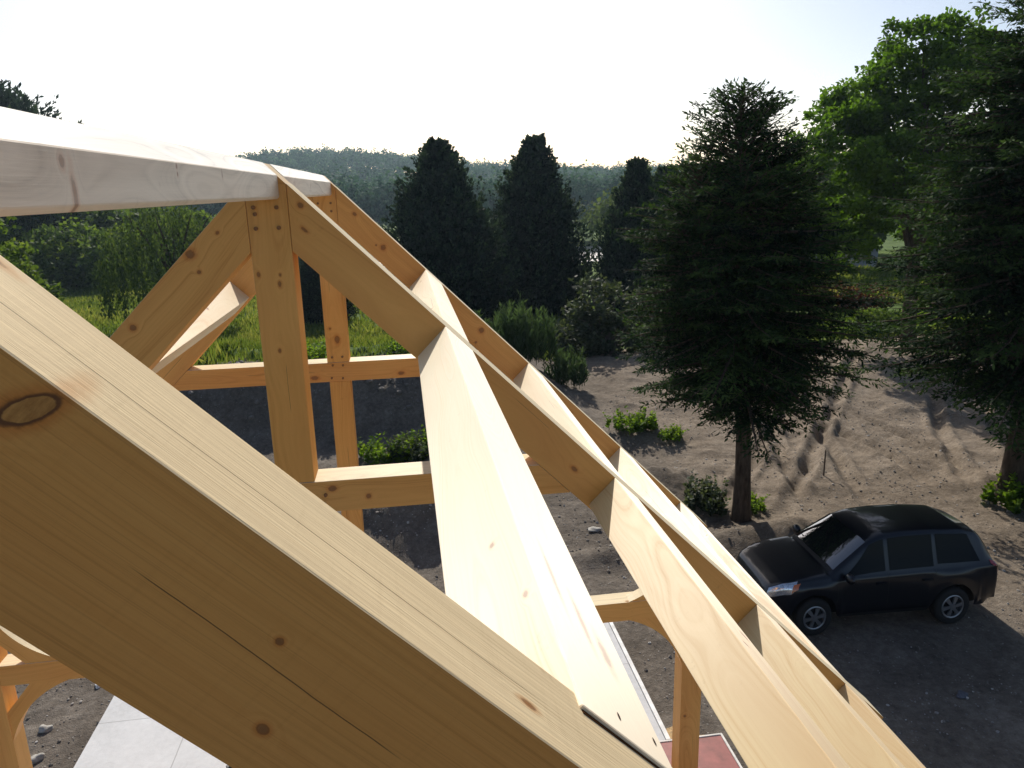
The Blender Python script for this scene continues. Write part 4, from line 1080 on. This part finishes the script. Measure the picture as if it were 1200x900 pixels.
pts = np.stack([r.uniform(-90, 130, n), r.uniform(217, 236, n), r.uniform(14, 24, n)], -1)
V, F, t = woods(pts, 405, 260, .9)
tag(link('shore_forest', np_mesh('shore_forest', V, F, t), FAR1), kind='stuff')
n = 120
pts = np.stack([r.uniform(-110, -16, n), r.uniform(120, 134, n), r.uniform(7, 11, n)], -1)
V, F, t = woods(pts, 407, 330, .7)
tag(link('meadow_forest', np_mesh('meadow_forest', V, F, t), leaf_mat('meadow_wood', (.028, .055, .030), (.05, .085, .042), (.085, .13, .055), .3, .1)), kind='stuff')
n = 120
pts = np.stack([r.uniform(30, 110, n), r.uniform(88, 130, n), r.uniform(9, 14, n)], -1)
V, F, t = woods(pts, 409, 330, .7)
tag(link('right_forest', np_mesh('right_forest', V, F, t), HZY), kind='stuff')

# house glimpsed between the trees
hs = empty('house', (47.6, 76, gz(47.6, 76)), .25); hs.scale = (.62, .7, .62); tag(hs, 'pale grey house glimpsed through the branches at right', 'house')
GREYW = simple_mat('grey_siding', (.30, .30, .33), .8, noise=.06); ROOF = simple_mat('grey_roof', (.22, .22, .25), .9, noise=.1)
boxm('wall', -4.5, 4.5, -3, 3, 0, 2.9, GREYW, hs, .02)
bm = bmesh.new()
pr = [(-3.4, 2.85), (3.4, 2.85), (0, 4.9)]
A = [bm.verts.new((-4.8, y, z)) for y, z in pr]; B_ = [bm.verts.new((4.8, y, z)) for y, z in pr]
bm.faces.new(A); bm.faces.new(B_[::-1])
for i in range(3): bm.faces.new((A[i], A[(i + 1) % 3], B_[(i + 1) % 3], B_[i]))
link('roof', bm_mesh('roof', bm), ROOF, hs)
GL = simple_mat('house_glass', (.05, .06, .07), .1)
for x in (-2.6, 0.2, 2.8): boxm('window', x - .45, x + .45, -3.03, -2.97, 1.0, 2.1, GL, hs, .01)

# ------------------------------------------------------------------ car
def car():
    e = empty('parked_car', (8.60, 11.50, -.5), math.radians(177.6)); e.scale = (.935, .965, 1.03)
    tag(e, 'dark navy sport utility car parked on the dirt beneath the spruces', 'car')
    PAINT, nt, out = new_mat('navy_paint'); b = NB(nt)
    p = b.n('ShaderNodeBsdfPrincipled'); P = b.n('ShaderNodeTexCoord').outputs['Object']
    b.put(p.inputs['Base Color'], b.mix(b.noise(P, 3, 3), (.0018, .0024, .0055), (.0032, .0042, .009)))
    p.inputs['Roughness'].default_value = .42; p.inputs['Specular IOR Level'].default_value = .25; p.inputs['Coat Weight'].default_value = .7; p.inputs['Coat IOR'].default_value = 1.55; p.inputs['Coat Roughness'].default_value = .04
    b.put(p.inputs['Coat Roughness'], b.smooth(b.noise(P, 25, 4), .4, .8, .03, .12))
    nt.links.new(p.outputs[0], out.inputs[0])
    GLASS = simple_mat('tinted_glass', (.006, .008, .010), .03, spec=1.0, noise=.02, coat=1); GLASS.node_tree.nodes['Principled BSDF'].inputs['Coat IOR'].default_value = 2.2; SGLASS = simple_mat('side_glass', (.004, .005, .006), .06, spec=.12, noise=.02)
    BLKP = simple_mat('black_plastic', (.012, .012, .013), .6); RUB = simple_mat('tyre_rubber', (.014, .014, .014), .85)
    ALU = simple_mat('wheel_alloy', (.27, .28, .30), .4, metal=.8, noise=.05); CHR = simple_mat('chrome_trim', (.7, .7, .72), .12, metal=1, noise=.02)
    LAMP = simple_mat('lamp_glass', (.78, .80, .84), .12, metal=.75, spec=1, noise=.2, scale=30, coat=1); AMB = simple_mat('amber_lens', (.55, .13, .02), .12, coat=1); REDL = simple_mat('red_lens', (.35, .012, .012), .12, coat=1)
    half, xf, xr, wr = .905, 1.36, -1.345, .345
    xs = np.concatenate([np.linspace(2.28, 2.0, 7), np.linspace(1.95, .8, 28), np.linspace(.72, -.72, 15), np.linspace(-.8, -1.9, 27), np.linspace(-1.95, -2.3, 8)])
    I = np.interp
    def prof(x):
        # front 2.28, hood to cowl 1.08, windscreen to .25, roof to -1.75, hatch to -2.3
        top = I(x, [-2.3, -2.26, -2.12, -1.92, -1.6, -1.0, -.4, .05, .30, 1.02, 1.08, 1.5, 1.95, 2.16, 2.25, 2.28], [.90, 1.08, 1.30, 1.56, 1.655, 1.70, 1.705, 1.675, 1.60, 1.135, 1.105, 1.06, .97, .88, .76, .62])
        belt = I(x, [-2.3, -2.2, -1.0, 1.0, 1.08, 1.5, 1.95, 2.16, 2.25, 2.28], [.82, 1.04, 1.04, 1.00, .99, .97, .90, .82, .70, .58])
        w = half * I(x, [-2.3, -2.22, -2.0, -1.4, 0, 1.3, 1.8, 2.1, 2.22, 2.28], [.86, .92, .965, 1, 1, 1, .96, .86, .76, .66])
        roofw = w * I(x, [-2.3, -1.9, -1.2, .1, .4, 1.0, 1.1, 2.3], [.80, .66, .69, .70, .74, .86, .90, .88])
        sill = .30
        arch = 0
        for xc in (xf, xr):
            dd = abs(x - xc); R = .435
            if dd < R: arch = max(arch, wr + math.sqrt(R * R - dd * dd))
        s = max(sill, arch) if arch else sill
        if x > 2.05: s = I(x, [2.05, 2.28], [.30, .36])
        if x < -2.05: s = max(s, I(-x, [2.05, 2.3], [.36, .42]))
        return top, belt, w, roofw, s
    rings = []
    for x in xs:
        top, belt, w, rw, s = prof(x)
        greenhouse = top - belt > .12
        flare = .03 if any(abs(x - c) < .55 for c in (xf, xr)) else 0
        mid = s + (belt - s) * .45
        pts = [(w * .93 if s < .4 else w + flare * .6, s), (w * .985 + flare, s + (belt - s) * .12), (w + flare * .8, mid), (w * .995 + flare * .4, s + (belt - s) * .72), (w * .975, belt - .02), (w * .955, belt)]
        if greenhouse:
            z1 = top - .075
            pts += [(w * .945 + (rw - w * .945) * .05, belt + (z1 - belt) * .06), (w * .945 + (rw - w * .945) * .55, belt + (z1 - belt) * .55), (rw * 1.03, z1 - .02), (rw * .97, z1 + .025), (rw * .78, top - .018), (rw * .4, top - .003), (0, top)]
        else:
            pts += [(w * .935, belt + (top - belt) * .35), (w * .90, belt + (top - belt) * .62), (w * .82, belt + (top - belt) * .80), (w * .70, belt + (top - belt) * .90), (w * .5, belt + (top - belt) * .965), (w * .25, belt + (top - belt) * .99), (0, top)]
        rings.append([(x, y, z) for y, z in pts])
    rings = np.array(rings); nR, nP = rings.shape[:2]
    bm = bmesh.new()
    def shell(ii, jj, sgn, off=0.0):
        vv = {}
        for i in ii:
            for j in jj:
                x, y, z = rings[i][j]
                vv[i, j] = bm.verts.new((x, sgn * y, z))
        return vv
    for sgn in (1, -1):
        vv = shell(range(nR), range(nP), sgn)
        for i in range(nR - 1):
            for j in range(nP - 1):
                bm.faces.new((vv[i, j], vv[i + 1, j], vv[i + 1, j + 1], vv[i, j + 1]))
        # end caps
        for i in (0, nR - 1):
            c = bm.verts.new((rings[i][0][0] + (.01 if i == 0 else -.01), 0, rings[i][0][2]))
            for j in range(nP - 1): bm.faces.new((vv[i, j], vv[i, j + 1], c))
    bmesh.ops.remove_doubles(bm, verts=bm.verts[:], dist=.0004)
    body = link('body', bm_mesh('body', bm, True), PAINT, e)
    sd = body.modifiers.new('sub', 'SUBSURF'); sd.levels = 1; sd.render_levels = 1
    # patches lying a few mm proud of the body
    def surf(x, f):                       # point on the body side, f = index position between belt and roof
        i = int(np.argmin(abs(xs - x)))
        i0 = min(max(i, 1), nR - 2)
        t = np.interp(x, xs[::-1], np.arange(nR)[::-1]); a = int(t); w_ = t - a; a2 = min(a + 1, nR - 1)
        ring = rings[a] * (1 - w_) + rings[a2] * w_
        j = int(f); u = f - j; j2 = min(j + 1, nP - 1)
        return ring[j] * (1 - u) + ring[j2] * u
    def patch(name, grid, mat, off=.006, sgn=1, parent=None, smooth=True):
        G = np.array([[surf(x, f) for (x, f) in row] for row in grid])
        G[..., 1] *= sgn
        du = np.gradient(G, axis=0); dv = np.gradient(G, axis=1); N = unit(np.cross(du, dv))
        cen = np.array([0, 0, .9]); s = np.sign(np.sum(N * (G - cen), -1, keepdims=True)); N *= np.where(s == 0, 1, s)
        G = G + N * off
        n_, m_ = G.shape[:2]
        id_ = np.arange(n_ * m_).reshape(n_, m_)
        F = np.stack([id_[:-1, :-1], id_[:-1, 1:], id_[1:, 1:], id_[1:, :-1]], -1).reshape(-1, 4)
        me = np_mesh(name, G.reshape(-1, 3), F, smooth=smooth)
        return link(name, me, mat, parent or e)
    def quad(xa0, xa1, xb0, xb1, f0, f1, n=10, m=7):   # lower edge xa0..xa1 at f0, upper edge xb0..xb1 at f1
        return [[((xa0 * (1 - v) + xb0 * v) * (1 - u) + (xa1 * (1 - v) + xb1 * v) * u, f0 * (1 - v) + f1 * v) for v in np.linspace(0, 1, m)] for u in np.linspace(0, 1, n)]
    for sgn in (1, -1):
        patch('side_window', quad(.86, .02, .30, .02, 6.1, 8.0), SGLASS, sgn=sgn)
        patch('side_window', quad(-.06, -.92, -.06, -.92, 6.1, 8.0), SGLASS, sgn=sgn)
        patch('side_window', quad(-1.0, -1.86, -1.0, -1.66, 6.2, 8.0), SGLASS, sgn=sgn)
        patch('door_line', quad(-.025, -.032, -.025, -.032, 1.2, 6.0, 2, 8), BLKP, .004, sgn)
        patch('door_line', quad(.965, .958, .93, .923, 1.2, 5.6, 2, 8), BLKP, .004, sgn)
        patch('door_line', quad(-.95, -.957, -.95, -.957, 3.2, 6.0, 2, 8), BLKP, .004, sgn)
        patch('sill_trim', quad(.86, -.86, .86, -.86, .05, .95, 14, 4), BLKP, .008, sgn)
        patch('headlight', quad(2.22, 1.78, 2.16, 1.68, 3.3, 6.8, 10, 8), LAMP, .010, sgn)
        patch('turn_signal', quad(1.81, 1.70, 1.76, 1.64, 3.4, 5.6, 5, 5), AMB, .012, sgn)
        patch('taillight', quad(-2.12, -2.285, -2.06, -2.24, 4.0, 6.4, 6, 6), REDL, .010, sgn)
        for hx in (.12, -.78):
            o = boxm('door_handle', hx - .10, hx + .10, .895, .935, .885, .915, PAINT, e, .008)
            o.location.y *= sgn
        # mirrors
        bm = bmesh.new(); bmesh.ops.create_uvsphere(bm, u_segments=16, v_segments=10, radius=1)
        for v in bm.verts: v.co = Vector((v.co.x * .075, v.co.y * .125, v.co.z * .09))
        o = link('mirror', bm_mesh('mirror', bm, True), PAINT, e); o.location = (.80, sgn * 1.01, 1.08)
    # windscreen, rear glass and sunroof-free roof
    def across(x0, x1, f, name, mat, off, inset0, inset1, bulge=0.0):
        rows = []
        for u in np.linspace(0, 1, 9):
            x = x0 + (x1 - x0) * u
            ring_top = surf(x, nP - 1); wy = surf(x, 9.0)[1] * (inset0 * (1 - u) + inset1 * u)
            row = []
            for q in np.linspace(-1, 1, 13):
                # follow the body cross section
                fs = np.linspace(8.5, nP - 1, 40); P_ = np.array([surf(x, f_) for f_ in fs])
                z = np.interp(abs(q) * wy, P_[::-1, 1], P_[::-1, 2])
                row.append((x + bulge * (1 - q * q), q * wy, z + .3 * abs(bulge) * (1 - q * q)))
            rows.append(row)
        G = np.array(rows); du = np.gradient(G, axis=0); dv = np.gradient(G, axis=1); N = unit(np.cross(du, dv)); N *= np.sign(N[..., 2:3])
        G = G + N * off
        n_, m_ = G.shape[:2]; id_ = np.arange(n_ * m_).reshape(n_, m_)
        F = np.stack([id_[:-1, :-1], id_[:-1, 1:], id_[1:, 1:], id_[1:, :-1]], -1).reshape(-1, 4)
        return link(name, np_mesh(name, G.reshape(-1, 3), F, smooth=True), mat, e)
    across(.98, .34, 0, 'windscreen', GLASS, .008, .97, .97, .075)
    across(-1.96, -2.17, 0, 'rear_window', GLASS, .008, .93, .93)
    across(1.08, 1.0, 0, 'cowl', BLKP, .006, .9, .93)
    for yy in (-.25, .35):
        bm = bmesh.new(); bmesh.ops.create_cone(bm, cap_ends=True, segments=6, radius1=.010, radius2=.007, depth=.55)
        o = link('wiper', bm_mesh('wiper', bm), BLKP, e)
        o.location = (.93, yy, 1.205); o.rotation_euler = (math.radians(84), math.radians(12), math.radians(8))
    # front end
    boxm('grille', 2.262, 2.30, -.42, .42, .60, .74, BLKP, e, .02)
    boxm('grille_bar', 2.295, 2.315, -.44, .44, .655, .69, CHR, e, .008)
    boxm('bumper', 2.17, 2.33, -.66, .66, .34, .56, PAINT, e, .06)
    boxm('air_intake', 2.31, 2.345, -.42, .42, .38, .47, BLKP, e, .012)
    boxm('number_plate', 2.335, 2.35, -.16, .16, .48, .56, simple_mat('plate_white', (.55, .55, .55), .5), e, .003)
    boxm('bumper', -2.36, -2.18, -.74, .74, .38, .62, PAINT, e, .06)
    # wheels
    for xc in (xf, xr):
        for sgn in (1, -1):
            w = empty('wheel', (xc, sgn * .80, wr)); w.parent = e
            if sgn > 0: w.rotation_euler = (0, 0, math.pi)
            # tyre: lathe about y, outer face at -y
            prof_t = [(.205, -.095), (.24, -.112), (.30, -.116), (.332, -.10), (.345, -.06), (.345, .06), (.332, .10), (.30, .115), (.205, .10)]
            k = 36; th = np.linspace(0, 2 * np.pi, k, endpoint=False)
            V = np.array([[(r_ * math.cos(t), y_, r_ * math.sin(t)) for t in th] for r_, y_ in prof_t]); id_ = np.arange(len(prof_t) * k).reshape(-1, k)
            F = np.stack([id_[:-1], np.roll(id_[:-1], -1, 1), np.roll(id_[1:], -1, 1), id_[1:]], -1).reshape(-1, 4)
            link('tyre', np_mesh('tyre', V.reshape(-1, 3), F, smooth=True), RUB, w)
            bm = bmesh.new()
            # rim: ring, six broad spokes, hub
            ro = [(.222, -.108), (.205, -.116), (.188, -.108), (.183, -.05)]
            vr = [[bm.verts.new((r_ * math.cos(t), y_, r_ * math.sin(t))) for t in th] for r_, y_ in ro]
            for a_, c_ in zip(vr, vr[1:]):
                for i in range(k): bm.faces.new((a_[i], a_[(i + 1) % k], c_[(i + 1) % k], c_[i]))
            for s_ in range(6):
                a0 = s_ * math.pi / 3 + .2
                for (r0, r1, h0, h1, y0, y1) in ((.045, .19, .38, .20, -.112, -.104),):
                    q = [bm.verts.new((r_ * math.cos(a0 + d), y_, r_ * math.sin(a0 + d))) for r_, d, y_ in ((r0, -h0 * 1.35, y0), (r1, -h1, y1), (r1, h1, y1), (r0, h0 * 1.35, y0))]
                    q2 = [bm.verts.new((v.co.x, v.co.y + .03, v.co.z)) for v in q]
                    bm.faces.new(q)
                    for i in range(4): bm.faces.new((q[i], q[(i + 1) % 4], q2[(i + 1) % 4], q2[i]))
            hub = [bm.verts.new((.06 * math.cos(t), -.118, .06 * math.sin(t))) for t in th]; hub2 = [bm.verts.new((.065 * math.cos(t), -.10, .065 * math.sin(t))) for t in th]
            bm.faces.new(hub)
            for i in range(k): bm.faces.new((hub[i], hub[(i + 1) % k], hub2[(i + 1) % k], hub2[i]))
            link('rim', bm_mesh('rim', bm), ALU, w)
            bm = bmesh.new(); bmesh.ops.create_circle(bm, cap_ends=True, segments=36, radius=.19)
            for v in bm.verts: v.co = Vector((v.co.x, -.055, v.co.y))
            link('brake_disc', bm_mesh('brake_disc', bm), BLKP, w)
    # dark floor pan closing the wheel wells
    boxm('floor_pan', -2.0, 2.0, -.66, .66, .26, .62, BLKP, e, .03)
car()

# thin summer haze filling the valley
m, nt, out = new_mat('haze_air')
vsn = nt.nodes.new('ShaderNodeVolumeScatter'); vsn.inputs['Color'].default_value = (.62, .83, 1, 1); vsn.inputs['Density'].default_value = .00022; vsn.inputs['Anisotropy'].default_value = .45
nt.links.new(vsn.outputs[0], out.inputs['Volume'])
bm = bmesh.new(); bmesh.ops.create_cube(bm, size=1)
for v in bm.verts: v.co = Vector((v.co.x * 1800, v.co.y * 1500 + 600, v.co.z * 90 + 30))
tag(link('haze', bm_mesh('haze', bm), m), kind='stuff')

# ------------------------------------------------------------------ light, sky, camera
SUN_EL, SUN_AZ = 34.7, 0.5      # azimuth from +Y towards +X, degrees
d = bpy.data.lights.new('sun', 'SUN'); d.energy = 5.0; d.angle = math.radians(.53); d.color = (1, .94, .84)
so = bpy.data.objects.new('sun', d); COL.objects.link(so)
az, el = math.radians(SUN_AZ), math.radians(SUN_EL)
to_sun = Vector((math.sin(az) * math.cos(el), math.cos(az) * math.cos(el), math.sin(el)))
so.rotation_euler = to_sun.to_track_quat('Z', 'Y').to_euler(); so.location = (0, -10, 40)
w = bpy.data.worlds.new('World'); scene.world = w; w.use_nodes = True
nt = w.node_tree; nt.nodes.clear()
sky = nt.nodes.new('ShaderNodeTexSky'); sky.sky_type = 'NISHITA'; sky.sun_disc = False
sky.sun_elevation = el; sky.sun_rotation = az; sky.air_density = 0.8; sky.dust_density = 1.6; sky.ozone_density = 1.0; sky.altitude = 100
bg = nt.nodes.new('ShaderNodeBackground'); bg.inputs[1].default_value = .118
wo = nt.nodes.new('ShaderNodeOutputWorld')
nt.links.new(sky.outputs[0], bg.inputs[0]); nt.links.new(bg.outputs[0], wo.inputs[0])

cd = bpy.data.cameras.new('camera'); cam = bpy.data.objects.new('camera', cd); COL.objects.link(cam)
cd.sensor_width = 36; cd.lens = 882.0123 / 1200 * 36; cd.clip_start = .05; cd.clip_end = 4000
R = Vector((0.98916739, -0.1446407, -0.02503876)); U = Vector((0.06036919, 0.2453595, 0.96755066)); F_ = Vector((0.13380371, 0.95858113, -0.25143346))
M = Matrix((R, U, -F_)).transposed().to_4x4(); M.translation = (0.64903768, 0, -0.15481667 + RZ)
cam.matrix_world = M
scene.camera = cam
scene.view_settings.view_transform = 'Standard'; scene.view_settings.look = 'None'; scene.view_settings.exposure = 0
scene.render.engine = 'CYCLES'
scene.cycles.max_bounces = 8; scene.cycles.transparent_max_bounces = 8
